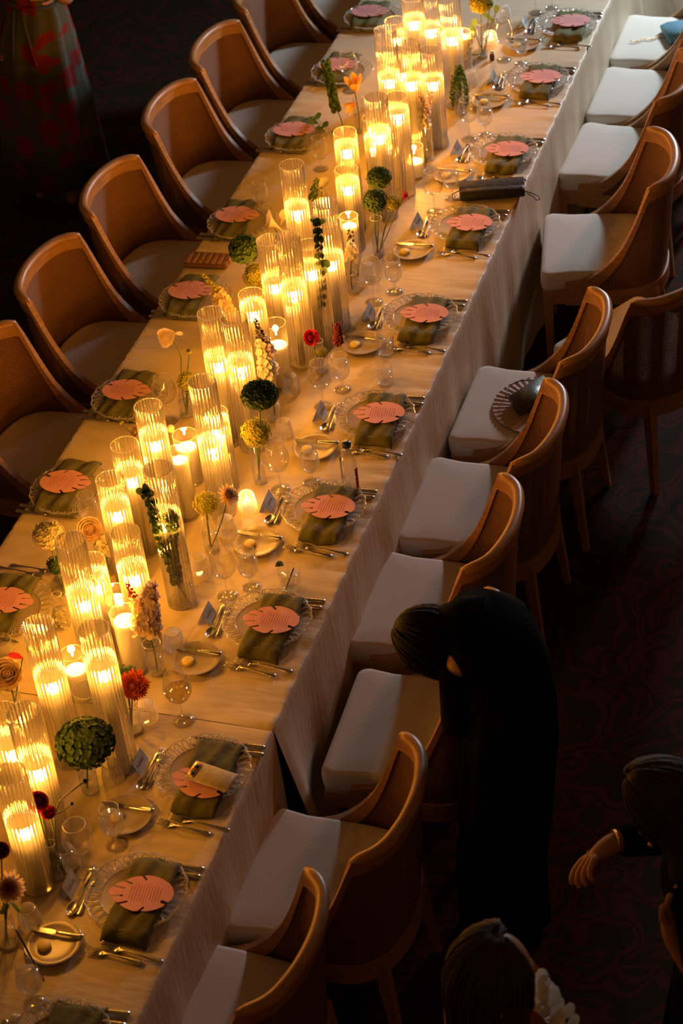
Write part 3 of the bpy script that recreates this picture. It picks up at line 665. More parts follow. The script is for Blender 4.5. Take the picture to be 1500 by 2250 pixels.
# rim pixel, height, flame pixel (None = default), label tail
CYL = [((640, 362), .55, (653, 488), 'standing alone left of the cluster, above the green hydrangea'), ((713, 447), .55, (735, 590), 'right of the lone tall one, beside the yellow calla'),
       ((760, 372), .36, (768, 425), 'short, left of the round green hydrangea pair'), ((757, 290), .45, (760, 345), 'below the amber lily'),
       ((590, 527), .45, (615, 640), 'left of the tight trio in mid table'), ((630, 520), .55, (628, 668), 'centre of the tight trio in mid table'), ((678, 538), .45, (684, 612), 'right of the tight trio in mid table'),
       ((551, 646), .45, (566, 700), 'below the mid-table trio, above the white stock'), ((462, 688), .55, (490, 812), 'left of the pair beside the white stock spike'), ((513, 700), .55, (535, 832), 'right of the pair beside the white stock spike'),
       ((443, 838), .55, (472, 1010), 'holding a slim taper above yellow hydrangea'), ((470, 907), .32, (480, 955), 'low one just behind the taper cylinder'),
       ((325, 893), .55, (350, 985), 'tallest beside the menu card of the peach flower place'), ((273, 977), .45, (296, 1065), 'left, a step below the tallest left one'), ((241, 1052), .45, (262, 1140), 'left, beside the cream ranunculus'),
       ((346, 1030), .55, (374, 1165), 'behind the bells of ireland'), ((274, 1170), .45, (290, 1283), 'above the lavender stock'), ((153, 1187), .55, (195, 1335), 'beside the pale hydrangea at left'),
       ((198, 1232), .36, (222, 1300), 'half hidden behind the one by the pale hydrangea'), ((82, 1372), .55, (120, 1515), 'wide, above the two at the left edge'), ((205, 1382), .55, (225, 1490), 'left of the rust gerbera'),
       ((50, 1565), .55, (83, 1707), 'lower left, beside the big green hydrangea'), ((3, 1565), .45, (25, 1665), 'cut by the left edge of the photo'), ((20, 1700), .45, (37, 1840), 'lowest at the left, above the orange dahlia'),
       ((845, 65), .55, (862, 190), 'leftmost of the far group'), ((867, 45), .36, (870, 100), 'far group, behind the leftmost one'), ((897, 95), .55, (920, 195), 'far group, middle of its front'), ((878, 112), .36, (890, 175), 'low one inside the far group'),
       ((945, 110), .45, (965, 195), 'far group, right end by the lavender stock'), ((825, 213), .55, (850, 312), 'upper of the two stacked in view below the far group'), ((870, 212), .45, (887, 275), 'right of the one below the far group'),
       ((820, 258), .36, (838, 325), 'low one below the far group'), ((905, -5), .55, (925, 62), 'top edge, left of three'), ((940, -15), .45, (950, 80), 'top edge, middle of three'), ((985, -20), .55, (985, 98), 'top edge, right of three')]
for rim, h, fl, lab in CYL:
    hh = {.55: .55, .45: .45, .36: .36, .32: .36}[h]; q = at(rim[0], rim[1], ZT + h); x, y = q.x, q.y
    put(CY[hh], USED, (x, y, ZT + .001), random.uniform(0, .2), 'ribbed glass cylinder ' + lab, 'ribbed glass cylinders', scale=(1, 1, h / hh))
    fz = above((x, y), *fl).z; ch_ = min(max(fz - ZT, .07), h - .10)
    slim = lab.startswith('holding') or rim in ((640, 362), (513, 700), (630, 520), (870, 212))
    candle(x, y, ch_, .011 if slim else .0185, 'lit candle in ribbed cylinder ' + lab, 1.0, ZT + .004, 'candles inside the ribbed cylinders', .004 if slim else .022)
def hurricane(rim, h, candle_px, r, label, cr=.036, e=1.3, rimr=.043):
    q = at(rim[0], rim[1], ZT + h); x, y = q.x, q.y; R = rimr
    t = thing('glass_hurricane', 'plain glass hurricane ' + label, 'candle holder', (x, y, ZT + .001), 0, 'plain glass hurricanes')
    m = MB(); m.lathe([(R, 0), (R, h)], 40); m.build('wall', M['clear'], t)
    m = MB(); m.tube([(R * cos(a), R * sin(a), h) for a in [2 * pi * k / 48 for k in range(48)]], .0012, 5, closed=True); m.build('rim', M['rim'], t)
    m = MB(); m.lathe([(.0005, .001), (R, .001), (R, .006), (.0005, .006)], 32); m.build('base', M['rim'], t)
    if candle_px:
        fz = above((x, y), *candle_px).z; ch_ = min(max(fz - ZT, .05), h - .02)
        candle(x, y, ch_, cr, 'pillar candle in plain hurricane ' + label, e * .5, ZT + .008, 'wide pillar candles')
hurricane((405, 955), .20, (413, 985), 0, 'at mid left, beside the taper cylinder')
hurricane((390, 990), .28, (392, 1015), 0, 'just below the mid-left one, taller candle', .030, 1.0, .036)
hurricane((250, 1300), .13, (257, 1322), 0, 'left of the lavender stock')
hurricane((270, 1345), .24, (272, 1368), 0, 'with the tallest wide candle, below lavender stock', .038, 1.5)
hurricane((189, 1515), .18, None, 0, 'empty, between the cylinders and the green hydrangea', rimr=.044)
hurricane((158, 1435), .18, (165, 1475), 0, 'among the lower left cylinders', .034, 1.3, .038)
hurricane((908, 322), .14, (907, 358), 0, 'at far right, left of the lavender stock vase', .035, 1.2, .040)
hurricane((603, 710), .27, (606, 762), 0, 'behind the white stock spike', .036, 1.2, .040)
hurricane((765, 475), .26, (764, 500), 0, 'just above the tall leafy spire', .030, 1.2, .037)
hurricane((1015, 70), .18, (1012, 85), 0, 'near the top beside the green bunch', .034, 1.2, .038)
for k, h in ((0, .02), (13, .02)):
    candle(VP[k].x, VP[k].y, .026, .018, 'small lit candle in the ' + VT[k][1][4:].replace('ribbed ', ''), .13, ZT + .006, 'votive candles', .006)
# ------------------------------------------------------------------ flowers
def rdir(rnd): 
    z = rnd.uniform(-1, 1); a = rnd.uniform(0, 2 * pi); s = sqrt(1 - z * z); return V((s * cos(a), s * sin(a), z))
def stemtube(m, a, b, r=.0022, bow=.01, seed=0):
    a = V(a); b = V(b); rnd = random.Random(seed); o = V((rnd.uniform(-1, 1), rnd.uniform(-1, 1), 0)) * bow
    pts = [a.lerp(b, k / 8) + o * sin(pi * k / 8) for k in range(9)]; m.tube(pts, r, 6); return pts
def bloom_hydrangea(m, c, r, seed, n=150, sq=.8):
    rnd = random.Random(seed); n = int(n * 1.9)
    for k in range(n):
        d = V((0, 0, 0)); z = 1 - 2 * (k + .5) / n; a = k * 2.39996; s = sqrt(1 - z * z); d = V((s * cos(a), s * sin(a), z))
        rr = r * rnd.uniform(.78, 1.06); p = V(c) + V((d.x * rr, d.y * rr, d.z * rr * sq)); u = d.orthogonal().normalized(); w = d.cross(u); ph = rnd.uniform(0, 6)
        fs = r * rnd.uniform(.14, .20)
        for q in range(4):
            t = ph + q * pi / 2; e = u * cos(t) + w * sin(t); m.petal(p, e + d * .25, d, fs * .85, fs * .85, .15)
    m.ball(c, r * .82, 12, 8, (1, 1, sq))
def bloom_ranunculus(m, c, ax, r, seed):
    rnd = random.Random(seed); ax = V(ax).normalized(); u = ax.orthogonal().normalized(); w = ax.cross(u); c = V(c)
    for layer in range(7):
        f = layer / 6; n = 5 + layer; rr = r * (.16 + .78 * f)
        for k in range(n):
            t = 2 * pi * (k + rnd.random() * .3) / n + layer; e = u * cos(t) + w * sin(t)
            m.petal(c - ax * r * .5 + e * rr * .55, ax * (1.15 - .75 * f) + e * (.10 + .7 * f), -e, r * (.85 + .25 * f), rr * 1.1 + r * .15, .35)
    m.ball(c - ax * r * .25, r * .55)
def bloom_dahlia(m, c, ax, r, seed, n=80, cone=.25):
    rnd = random.Random(seed); ax = V(ax).normalized(); u = ax.orthogonal().normalized(); w = ax.cross(u); c = V(c)
    for k in range(n):
        f = (k + .5) / n; t = k * 2.39996; e = u * cos(t) + w * sin(t); el = (1 - f) * 1.35 + cone * .2 - .15
        d = e * cos(el) + ax * sin(el); m.petal(c, d, ax, r * (.55 + .45 * f) * rnd.uniform(.88, 1.05), r * .20, .12)
    m.ball(c, r * .2)
def bloom_spike(m, a, b, r0, r1, seed, n=60, fl=.016):
    rnd = random.Random(seed); a = V(a); b = V(b); ax = (b - a).normalized(); u = ax.orthogonal().normalized(); w = ax.cross(u)
    for k in range(n):
        f = (k + .5) / n; t = k * 2.39996; e = u * cos(t) + w * sin(t); R = r0 + (r1 - r0) * f; p = a.lerp(b, f) + e * R * rnd.uniform(.35, 1.15); s = fl * (1.1 - .55 * f) * rnd.uniform(.8, 1.25)
        d = (e + ax * .35).normalized(); uu = d.orthogonal().normalized(); ww = d.cross(uu); ph = rnd.uniform(0, 6)
        for q in range(4): tt = ph + q * pi / 2; m.petal(p, uu * cos(tt) + ww * sin(tt) + d * .4, d, s, s * .9, .2)
def bloom_bells(m, pts, r, seed, gap=1):
    rnd = random.Random(seed)
    for i in range(0, len(pts), gap):
        p = V(pts[i]); ax = (V(pts[min(i + 1, len(pts) - 1)]) - V(pts[max(i - 1, 0)])).normalized(); u = ax.orthogonal().normalized(); w = ax.cross(u); ph = rnd.uniform(0, 6)
        for q in range(5):
            t = ph + q * 2 * pi / 5; e = (u * cos(t) + w * sin(t) + ax * .15).normalized(); s = r * rnd.uniform(.8, 1.1); a1 = e.orthogonal().normalized(); b1 = e.cross(a1)
            m.loft([[p + e * (s * l) + (a1 * cos(j * pi / 4) + b1 * sin(j * pi / 4)) * s * k for j in range(8)] for l, k in ((.12, .12), (.45, .30), (.8, .50), (.95, .62))], False)
def leaf(m, p, d, l, w, n=(0, 0, 1)): m.petal(p, d, n, l, w, .2)
VA = {'tall': P_vase(.17, .023, 'cylinder_vase'), 'mid': P_vase(.125, .028, 'cylinder_vase'), 'bud': P_vase(.135, .026, 'bud_vase', True), 'small': P_vase(.085, .030, 'bud_vase', True)}
def vase(kind, px, lab):
    q = at(*px); put(VA[kind], USED, (q.x, q.y, ZT + .001), random.uniform(0, 6), 'clear glass vase ' + lab, 'clear bud vases'); return q
class Fl:
    def __init__(s, name, B, label, cat='flower'):
        s.t = thing(name, label, cat, (B.x, B.y, ZT + .012), 0, 'flowers standing in the bud vases'); s.B = V((B.x, B.y, ZT + .012)); s.i = 0; s.seed = random.randint(0, 9999)
        s.H = V((0, 0, .2))
    def w(s, px, py, dx=0, dy=0): return above((s.B.x + dx, s.B.y + dy), px, py) - s.B
    def stem(s, to, m='stem', r=.0022, bow=.008, frm=None):
        mb = MB(); rnd = random.Random(s.seed + s.i); s.i += 1; a = V(frm) if frm is not None else V((rnd.uniform(-.01, .01), rnd.uniform(-.01, .01), 0)); pts = stemtube(mb, a, to, r, bow, s.seed + s.i); mb.build('stem', M[m], s.t); return pts
    def part(s, name, mname, fn): mb = MB(); fn(mb); return mb.build(name, M[mname], s.t)
def hyd(name, B, px, r, mname, label, n=150, sq=.8, leaves=True):
    f = Fl(name, B, label); H = f.w(*px); f.stem(H, r=.003)
    f.part('flower_head', mname, lambda m: bloom_hydrangea(m, H, r, f.seed, n, sq)); return f
# near the bottom left
B = vase('mid', (200, 1738), 'holding the big dark green hydrangea')
hyd('hydrangea', B, (187, 1632), .082, 'green_dark', 'big dark green hydrangea head at the lower left', 230, .75)
B = vase('mid', (295, 1606), 'holding the rust gerbera')
hyd('hydrangea', B, (275, 1495), .045, 'green', 'green hydrangea behind the rust gerbera', 110, 1.0)
f = Fl('gerbera', B, 'rust red gerbera in front of a green hydrangea'); H = f.w(293, 1503, .03, -.05); f.stem(H)
f.part('petals', 'rust', lambda m: bloom_dahlia(m, H, (.35, -.8, .35), .053, 5, 150)); f.part('dark_centre', 'plum', lambda m: m.ball(H + V((.006, -.014, .006)), .015))
B = vase('mid', (345, 1478), 'holding the lavender stock below the bells')
f = Fl('stock_flower', B, 'dusty lavender and cream stock spikes left of a tilted stem'); A = f.w(322, 1385); T1 = f.w(333, 1285); T0 = f.w(278, 1275, -.03, 0); f.stem(A, r=.003)
f.part('blooms', 'lilac', lambda m: bloom_spike(m, A, T1, .036, .012, 3, 90, .022)); f.part('side_blooms', 'cream', lambda m: bloom_spike(m, A, T0.lerp(A, .35), .03, .012, 4, 50, .020))
f.part('buds', 'plum', lambda m: bloom_spike(m, T0.lerp(A, .35), T0, .010, .003, 6, 20, .008))
B = vase('tall', (418, 1330), 'holding two bells of ireland stems')
for k, (a, b, lab) in enumerate([((385, 1275), (375, 1140), 'right-hand bells of ireland spire, dark green whorls'), ((378, 1250), (322, 1085), 'left-hand bells of ireland spire, leaning left')]):
    f = Fl('bells_of_ireland', B, lab); A = f.w(*a); T = f.w(*b, -.01, 0); f.stem(A, r=.0028); P_ = [A.lerp(T, i / 9) + V((.004 * sin(i), 0, 0)) for i in range(10)]
    f.part('bells', 'green_dark', lambda m: bloom_bells(m, P_, .020, 3 + k)); f.stem(T, r=.002, frm=A, bow=.002)
    f.part('leaves', 'green_dark', lambda m: [leaf(m, T, (cos(q), .3 * sin(q), .5), .035, .028, (0, -1, .3)) for q in (0, 1.6, 3.1)])
B = vase('bud', (466, 1208), 'holding yellow hydrangea and pink dahlia')
hyd('hydrangea', B, (452, 1105), .042, 'lime', 'yellow green hydrangea beside the pink dahlia', 110, .85)
f = Fl('dahlia', B, 'pink and peach dahlia beside the yellow hydrangea, over votives'); H = f.w(500, 1090, .03, 0); f.stem(H); f.part('petals', 'peach', lambda m: bloom_dahlia(m, H, (.6, -.1, .6), .046, 8, 90)); f.part('outer_petals', 'lilac', lambda m: bloom_dahlia(m, H + V((.006, 0, .01)), (.5, 0, .8), .03, 9, 30))
B = vase('tall', (572, 1060), 'holding the dark green and yellow hydrangeas')
hyd('hydrangea', B, (570, 868), .060, 'green_dark', 'dark green hydrangea above a yellow one, centre of the table', 190, .75)
hyd('hydrangea', B, (562, 950), .050, 'lime', 'yellow hydrangea below the dark green one, centre of table', 150, .95)
B = vase('bud', (604, 922), 'holding the white and lilac stock spike')
f = Fl('stock_flower', B, 'white and lilac stock spike in the middle of the table'); A = f.w(590, 822); T = f.w(575, 745); T2 = f.w(560, 700); f.stem(A, r=.003)
f.part('blooms', 'white_bloom', lambda m: bloom_spike(m, A, T, .026, .020, 13, 90, .020)); f.part('top_blooms', 'lilac', lambda m: bloom_spike(m, A.lerp(T, .6) + V((.012, 0, 0)), T + V((.008, 0, .01)), .018, .012, 17, 30, .018)); f.part('buds', 'stem_dark', lambda m: bloom_spike(m, T, T2, .014, .003, 14, 26, .010))
B = vase('bud', (708, 815), 'holding the hot pink ranunculus')
f = Fl('ranunculus', B, 'hot pink ranunculus at centre right of the candles'); H = f.w(683, 742, -.01, 0); f.stem(H); f.part('petals', 'pink', lambda m: bloom_ranunculus(m, H, (.5, -.6, .5), .024, 21))
f = Fl('celosia', B, 'plum red bristly bloom beside the hot pink ranunculus'); H = f.w(742, 755, .03, 0); T = f.w(741, 712, .03, 0); f.stem(H, 'stem_dark', bow=.02); f.part('bristles', 'plum', lambda m: bloom_spike(m, H, T, .014, .010, 23, 120, .010))
hyd('hydrangea', B, (705, 775), .026, 'lime', 'small yellow green filler under the hot pink ranunculus', 60)
B = vase('tall', (715, 762), 'holding the tall leafy spire')
f = Fl('bells_of_ireland', B, 'tall slim green spire in front of the candles, mid table'); A = f.w(706, 668); T = f.w(697, 490); f.stem(A, r=.003); P_ = [A.lerp(T, i / 10) for i in range(11)]
f.part('bells', 'green_dark', lambda m: bloom_bells(m, P_, .017, 31)); f.stem(T, frm=A, bow=.001); f.part('leaves', 'green', lambda m: (leaf(m, T, (.8, 0, .4), .04, .02, (0, -1, .2)), leaf(m, T, (-.7, 0, .5), .03, .018, (0, -1, .2)), leaf(m, A.lerp(T, .5), (1, 0, .2), .05, .035, (0, -1, .3)), leaf(m, A.lerp(T, .42), (.9, -.2, .5), .045, .035, (0, -1, .3))))
B = vase('small', (777, 640), 'round, holding the small white delphinium')
f = Fl('delphinium', B, 'thin white delphinium sprig with dark buds over a round vase'); A = f.w(772, 570); T = f.w(768, 492); f.stem(A, 'stem_dark'); f.stem(T, 'stem_dark', .0012, frm=A, bow=.003)
f.part('blooms', 'white_bloom', lambda m: bloom_spike(m, A, A.lerp(T, .45), .022, .012, 41, 26, .018)); f.part('buds', 'stem_dark', lambda m: bloom_spike(m, A.lerp(T, .5), T, .014, .005, 42, 18, .008))
B = vase('tall', (833, 560), 'holding the paired round green hydrangeas')
hyd('hydrangea', B, (823, 440), .047, 'green_dark', 'dark round hydrangea, lower of the far green pair', 150, .95)
hyd('hydrangea', B, (832, 390), .048, 'green', 'olive green hydrangea, upper of the far pair', 150, .85)
hyd('hydrangea', B, (862, 445), .035, 'lime', 'small yellow hydrangea behind the small red gerbera', 80, .9)
f = Fl('gerbera', B, 'small red gerbera seen edge-on, right of green hydrangeas'); H = f.w(887, 430, .06, .02); f.stem(H, 'stem_dark', .0016, .015); f.part('petals', 'pink', lambda m: bloom_dahlia(m, H, (1, .1, .05), .030, 44, 60, -.5))
B = vase('tall', (942, 352), 'holding the tall lavender stock')
f = Fl('stock_flower', B, 'tall white lavender stock right of the far candles'); A = f.w(930, 262); T = f.w(918, 200, -.02, 0); T2 = f.w(948, 195, .02, 0); f.stem(A, r=.003)
f.part('blooms', 'white_bloom', lambda m: bloom_spike(m, A + V((0, 0, -.03)), A.lerp(T, .7), .022, .015, 51, 70, .018)); f.part('lilac_blooms', 'lilac', lambda m: bloom_spike(m, A, T2, .018, .006, 52, 40, .014)); f.part('buds', 'plum', lambda m: bloom_spike(m, A.lerp(T, .7), T, .010, .003, 53, 16, .008))
B = vase('mid', (1012, 250), 'holding the drooping green amaranth')
f = Fl('amaranthus', B, 'drooping olive green tassels in a far vase'); T = f.w(1008, 145)
for k, px in enumerate([(997, 235), (1010, 245), (1024, 232)]):
    E_ = f.w(px[0], px[1], .01 * (k - 1), 0); P_ = [T.lerp(E_, i / 8) + V((.014 * (k - 1) * sin(pi * i / 8), 0, 0)) for i in range(9)]; f.part('tassel', 'green', lambda m: [bloom_spike(m, P_[i], P_[i + 1], .008, .008, k * 9 + i, 9, .010) for i in range(8)])
f.stem(T)
B = vase('tall', (1062, 125), 'holding the far green bunch')
hyd('hydrangea', B, (1055, 8), .050, 'lime', 'lime green bunch cut by the top edge', 150, .8)
f = Fl('leafy_sprig', B, 'green crossing stems with leaves under the far bunch'); 
for a in ((1040, 60), (1088, 30), (1020, 120), (1075, 20)):
    H = f.w(*a, random.uniform(-.02, .02), 0); f.stem(H); f.part('leaf', 'green', lambda m: (leaf(m, H, (.3, 0, 1), .05, .028, (0, -1, .2)), leaf(m, H * .8, (-.6, 0, 1), .045, .022, (0, -1, .2))))
f = Fl('stock_flower', at(1030, 150), 'small pale lavender stock left of the far green bunch', 'flower'); A = f.w(1018, 130); T = f.w(1040, 70); f.stem(A); f.part('blooms', 'white_bloom', lambda m: bloom_spike(m, A, T, .020, .006, 61, 50, .016))
# left-hand flowers
B = vase('tall', (792, 290), 'holding the amber lily')
f = Fl('lily', B, 'amber lily with red edges beside the drooping leafy spire'); H = f.w(778, 185); H2 = f.w(770, 235, -.02, 0)
def lily(m, c, ax, r, seed):
    rnd = random.Random(seed); ax = V(ax).normalized(); u = ax.orthogonal().normalized(); w = ax.cross(u)
    for k in range(6):
        t = k * pi / 3; e = u * cos(t) + w * sin(t); m.petal(V(c) - ax * r * .9, ax * 1.1 + e * .38, -e, r * 1.8, r * .75, -.18)
f.stem(H - V((0, 0, .04)), r=.003); f.part('petals', 'amber', lambda m: (lily(m, H, (-.1, -.2, 1), .048, 1), lily(m, H2, (-.6, -.2, -.4), .036, 2)))
f = Fl('bells_of_ireland', B, 'drooping bells of ireland spire left of the amber lily'); A = f.w(738, 240, -.05, .02); T = f.w(716, 140, -.10, .03); K = f.w(752, 275, -.02, 0); f.stem(K); f.stem(A, frm=K); P_ = [A.lerp(T, i / 9) for i in range(10)]; f.part('bells', 'green', lambda m: bloom_bells(m, P_, .023, 65)); f.stem(T, frm=A)
f = Fl('leafy_sprig', B, 'green leafy sprig bending left below the drooping spire'); A = f.w(730, 310, -.02, 0); T = f.w(690, 262, -.12, .02); f.stem(A); f.stem(T, frm=A)
f.part('leaf', 'green', lambda m: [leaf(m, A.lerp(T, i / 5), (-1 + i % 2 * 1.6, .2, .5), .045, .024, (0, -1, .4)) for i in range(6)]); f.part('bells', 'green_dark', lambda m: bloom_bells(m, [A.lerp(T, -.3 + i * .12) for i in range(5)], .017, 66))
B = vase('tall', (715, 500), 'behind the candles, holding the yellow calla')
f = Fl('calla_lily', B, 'yellow calla lily right of the lone tall cylinder'); H = f.w(706, 412); f.stem(H, r=.003)
def calla(m, c, r, ax):
    ax = V(ax).normalized(); u = ax.orthogonal().normalized(); w = ax.cross(u); c = V(c)
    m.grid(18, 6, lambda a, b: c + ax * (r * (-1.4 + 2.2 * b + .6 * b * cos(a * 2 * pi))) + (u * cos(a * 2 * pi) + w * sin(a * 2 * pi)) * (r * (.10 + .16 * b + .62 * b ** 3)))
f.part('spathe', 'pale', lambda m: calla(m, H, .030, (.3, -.1, 1)))
f = Fl('stock_flower', B, 'green budding stem left of the yellow calla'); A = f.w(685, 440, -.02, 0); T = f.w(697, 392, -.02, 0); f.stem(A); f.part('blooms', 'green', lambda m: bloom_spike(m, A, T, .016, .006, 71, 34, .012))
B = vase('tall', (640, 610), 'hidden behind the mid trio, holding cream callas')
f = Fl('calla_lily', B, 'cream calla blooms beside the menu above the woven clutch'); H = f.w(600, 490, -.06, .02); H2 = f.w(625, 478, -.03, .02); f.stem(H, r=.003); f.part('spathe', 'cream', lambda m: (calla(m, H, .034, (-.5, -.2, .7)), calla(m, H2, .030, (.5, -.1, .8))))
B = vase('mid', (570, 690), 'holding the green and yellow hydrangeas by the woven clutch')
hyd('hydrangea', B, (537, 548), .062, 'green', 'green hydrangea above a yellow one, right of woven clutch', 170, .8); hyd('hydrangea', B, (562, 605), .048, 'lime', 'yellow hydrangea right of the woven clutch', 130, .85)
B = vase('bud', (512, 745), 'holding the cream stock at left')
f = Fl('stock_flower', B, 'cream stock leaning left over the menu below the woven clutch'); A = f.w(495, 680); T = f.w(478, 640, -.03, .01); T2 = f.w(446, 604, -.06, .02); f.stem(A, r=.003); f.part('blooms', 'cream', lambda m: bloom_spike(m, A + V((0, 0, -.03)), T, .030, .022, 81, 80, .022)); f.part('buds', 'lime', lambda m: bloom_spike(m, T, T2, .010, .004, 82, 24, .010))
B = vase('bud', (412, 915), 'holding the nodding peach flower')
f = Fl('poppy', B, 'nodding peach iceland poppy on a curved stem at left'); H = f.w(376, 738, -.04, .02); K = f.w(398, 790, -.02, 0); f.stem(K); f.stem(H, frm=K)
f.part('petals', 'peach', lambda m: [m.petal(H + V((.016, 0, .016)), V((-1, .1 * k, -.75 + .22 * k)), (-.3, -1, .3), .075, .042, .12) for k in range(-2, 3)] + [m.petal(H + V((.016, 0, .012)), V((1, 0, .15)), (0, -1, .3), .034, .016, .1)])
f = Fl('seed_head', B, 'small yellow flower bud on a bent stem beside the peach poppy'); H = f.w(416, 772); f.stem(H); f.part('bud', 'lime', lambda m: (m.ball(H, .010), [m.petal(H, (cos(q), sin(q), .2), (0, 0, 1), .02, .009) for q in (0, 1.3, 2.6, 3.9, 5.1)])); f.part('dark_eye', 'stem_dark', lambda m: m.ball(H + V((0, -.004, .006)), .006))
hyd('hydrangea', B, (412, 838), .036, 'lime', 'ragged yellow green hydrangea under the peach poppy', 90, 1.1)
B = vase('bud', (355, 1015), 'hidden by cylinders, holding peach dahlias')
f = Fl('dahlia', B, 'peach dahlia half behind the tallest left cylinder'); H = f.w(302, 950, -.05, .01); H2 = f.w(374, 942, .02, 0); f.stem(H); f.part('petals', 'peach', lambda m: (bloom_dahlia(m, H, (-.5, -.4, .6), .038, 83, 80), m.ball(H2, .016, 10, 8)))
f = Fl('leafy_sprig', B, 'thin budding twig across the napkin left of tallest cylinder'); H = f.w(265, 930, -.10, .02); f.stem(H, 'stem', .0014); f.part('buds', 'lime', lambda m: (m.ball(H, .006), m.ball(H + V((.008, 0, .006)), .004)))
B = vase('mid', (238, 1260), 'hidden by cylinders, holding the cream ranunculus')
f = Fl('ranunculus', B, 'cream peach ranunculus facing the camera at left'); H = f.w(197, 1163, -.03, .01); f.stem(H, r=.003); f.part('petals', 'peach', lambda m: bloom_ranunculus(m, H, (.35, -.75, .55), .033, 84)); f.part('outer_petals', 'cream', lambda m: [m.petal(H - V((.35, -.75, .55)).normalized() * .018, V((cos(q), .4 * cos(q), sin(q))), (.3, -.8, .5), .038, .038, .3) for q in [k * .9 for k in range(7)]])
f = Fl('stock_flower', B, 'cream blossoms just below the cream ranunculus'); A = f.w(232, 1205); T = f.w(222, 1180); f.stem(A); f.part('blooms', 'pale', lambda m: bloom_spike(m, A, T, .022, .015, 85, 24, .020))
B = vase('small', (140, 1300), 'at left under the pale hydrangea')
hyd('hydrangea', B, (108, 1175), .052, 'pale', 'pale cream green hydrangea at the left edge of candles', 150, .85); hyd('hydrangea', B, (122, 1242), .030, 'green_dark', 'small dark green hydrangea under the pale one at left', 80, 1.1)
B = vase('mid', (38, 1580), 'holding the peach ranunculus and tulip at left edge')
f = Fl('ranunculus', B, 'large peach ranunculus at the left edge'); H = f.w(16, 1482, -.02, 0); f.stem(H, r=.003); f.part('petals', 'peach', lambda m: bloom_ranunculus(m, H, (.2, -.6, .8), .040, 86)); f.part('outer_petals', 'cream', lambda m: [m.petal(H - V((0, 0, .02)), V((cos(q), sin(q), .5)), (0, 0, 1), .048, .045, .3) for q in [k * .9 for k in range(7)]])
f = Fl('tulip', B, 'pink tulip bud behind the big peach ranunculus'); H = f.w(50, 1446, .02, .02); f.stem(H); f.part('petals', 'pink', lambda m: [m.petal(H, (-.6 + .15 * k, -.1, .35), (0, -1, .4), .045, .022, .2) for k in range(-1, 3)])
B = vase('bud', (140, 1375), 'behind the wide cylinder, with white sprig')
f = Fl('stock_flower', B, 'small white sprig behind the wide lower left cylinder'); A = f.w(138, 1368); T = f.w(122, 1345); f.stem(A); f.part('blooms', 'pale', lambda m: bloom_spike(m, A, T, .022, .010, 87, 26, .018)); f.part('leaves', 'green', lambda m: leaf(m, A, (.8, 0, .6), .03, .014, (0, -1, .2)))
B = vase('bud', (128, 1925), 'holding the crimson ranunculus')
f = Fl('ranunculus', B, 'deep crimson ranunculus on the curved stem, lower left'); H = f.w(84, 1760, -.03, 0); f.stem(H); f.part('petals', 'crimson', lambda m: bloom_ranunculus(m, H, (.3, -.8, .5), .024, 88))
f = Fl('ranunculus', B, 'smaller crimson ranunculus below the deep crimson one'); H = f.w(107, 1787); f.stem(H); f.part('petals', 'crimson', lambda m: bloom_ranunculus(m, H, (.1, -.3, 1), .017, 89))
f = Fl('poppy_pod', B, 'dark curling bare stems with pods beside crimson ranunculus'); K1 = f.w(120, 1790, .005, 0); K = f.w(130, 1760, .01, 0); H = f.w(186, 1716, .06, .02); H2 = f.w(157, 1766, .04, 0); f.stem(K1, 'stem_dark'); f.stem(K, 'stem_dark', frm=K1, bow=0); f.stem(H, 'stem_dark', .0024, .006, frm=K); f.stem(H2, 'stem_dark', .002, .006, frm=K1)
f.part('pod', 'stem_dark', lambda m: (m.ball(H, .008), m.ball(H2, .006), m.petal(H, (1, 0, .2), (0, 0, 1), .02, .006)))
f.part('leaves', 'stem', lambda m: [m.petal(V((0, 0, .10)), (.2 * q, -.1, -.9), (0, -1, 0), .09, .016, .1) for q in (-1, 0, 2)])
B = vase('mid', (22, 2075), 'holding the shaggy orange dahlia, bottom left')
f = Fl('dahlia', B, 'shaggy orange dahlia at the bottom left edge'); H = f.w(22, 1950); f.stem(H, r=.003); f.part('petals', 'peach', lambda m: bloom_dahlia(m, H, (.3, -.6, .6), .050, 90, 110)); f.part('inner_petals', 'rust', lambda m: bloom_dahlia(m, H + V((.004, -.012, .01)), (.3, -.6, .6), .030, 91, 50)); f.part('leaves', 'green', lambda m: [m.petal(H * .75, (cos(q), sin(q), -.8), (0, -1, 0), .04, .018) for q in (0, 2, 4)])
f = Fl('ranunculus', B, 'small crimson ranunculus cut by the lower left edge'); H = f.w(3, 1868, -.03, 0); f.stem(H); f.part('petals', 'crimson', lambda m: bloom_ranunculus(m, H, (.3, -.6, .6), .018, 92))
# ------------------------------------------------------------------ drinks, bottle, small things
# white wine in the glass by the phone place
q = at(403, 1583); m = MB(); m.lathe([(.0005, .086), (.017, .090), (.032, .101), (.041, .118), (.0425, .128), (.0005, .128)], 32)
tag(m.build('white_wine', M['wine'], loc=(q.x, q.y, ZT + .001)), 'white wine filling the glass at the phone place', 'wine')
q = at(640, 1295); t = thing('rocks_glass', 'short glass of clear drink above the lime drink place', 'glass', (q.x, q.y, ZT + .001))
m = MB(); m.lathe([(.0005, .002), (.030, .002), (.033, .010), (.0385, .082)], 36); m.build('body', M['clear'], t); m = MB(); m.lathe([(.0005, .010), (.031, .010), (.0355, .055), (.0005, .055)], 32); m.build('drink', M['water'], t)
m = MB(); m.tube([(.0385 * cos(a), .0385 * sin(a), .082) for a in [2 * pi * k / 40 for k in range(40)]], .0011, 5, closed=True); m.build('rim', M['rim'], t)
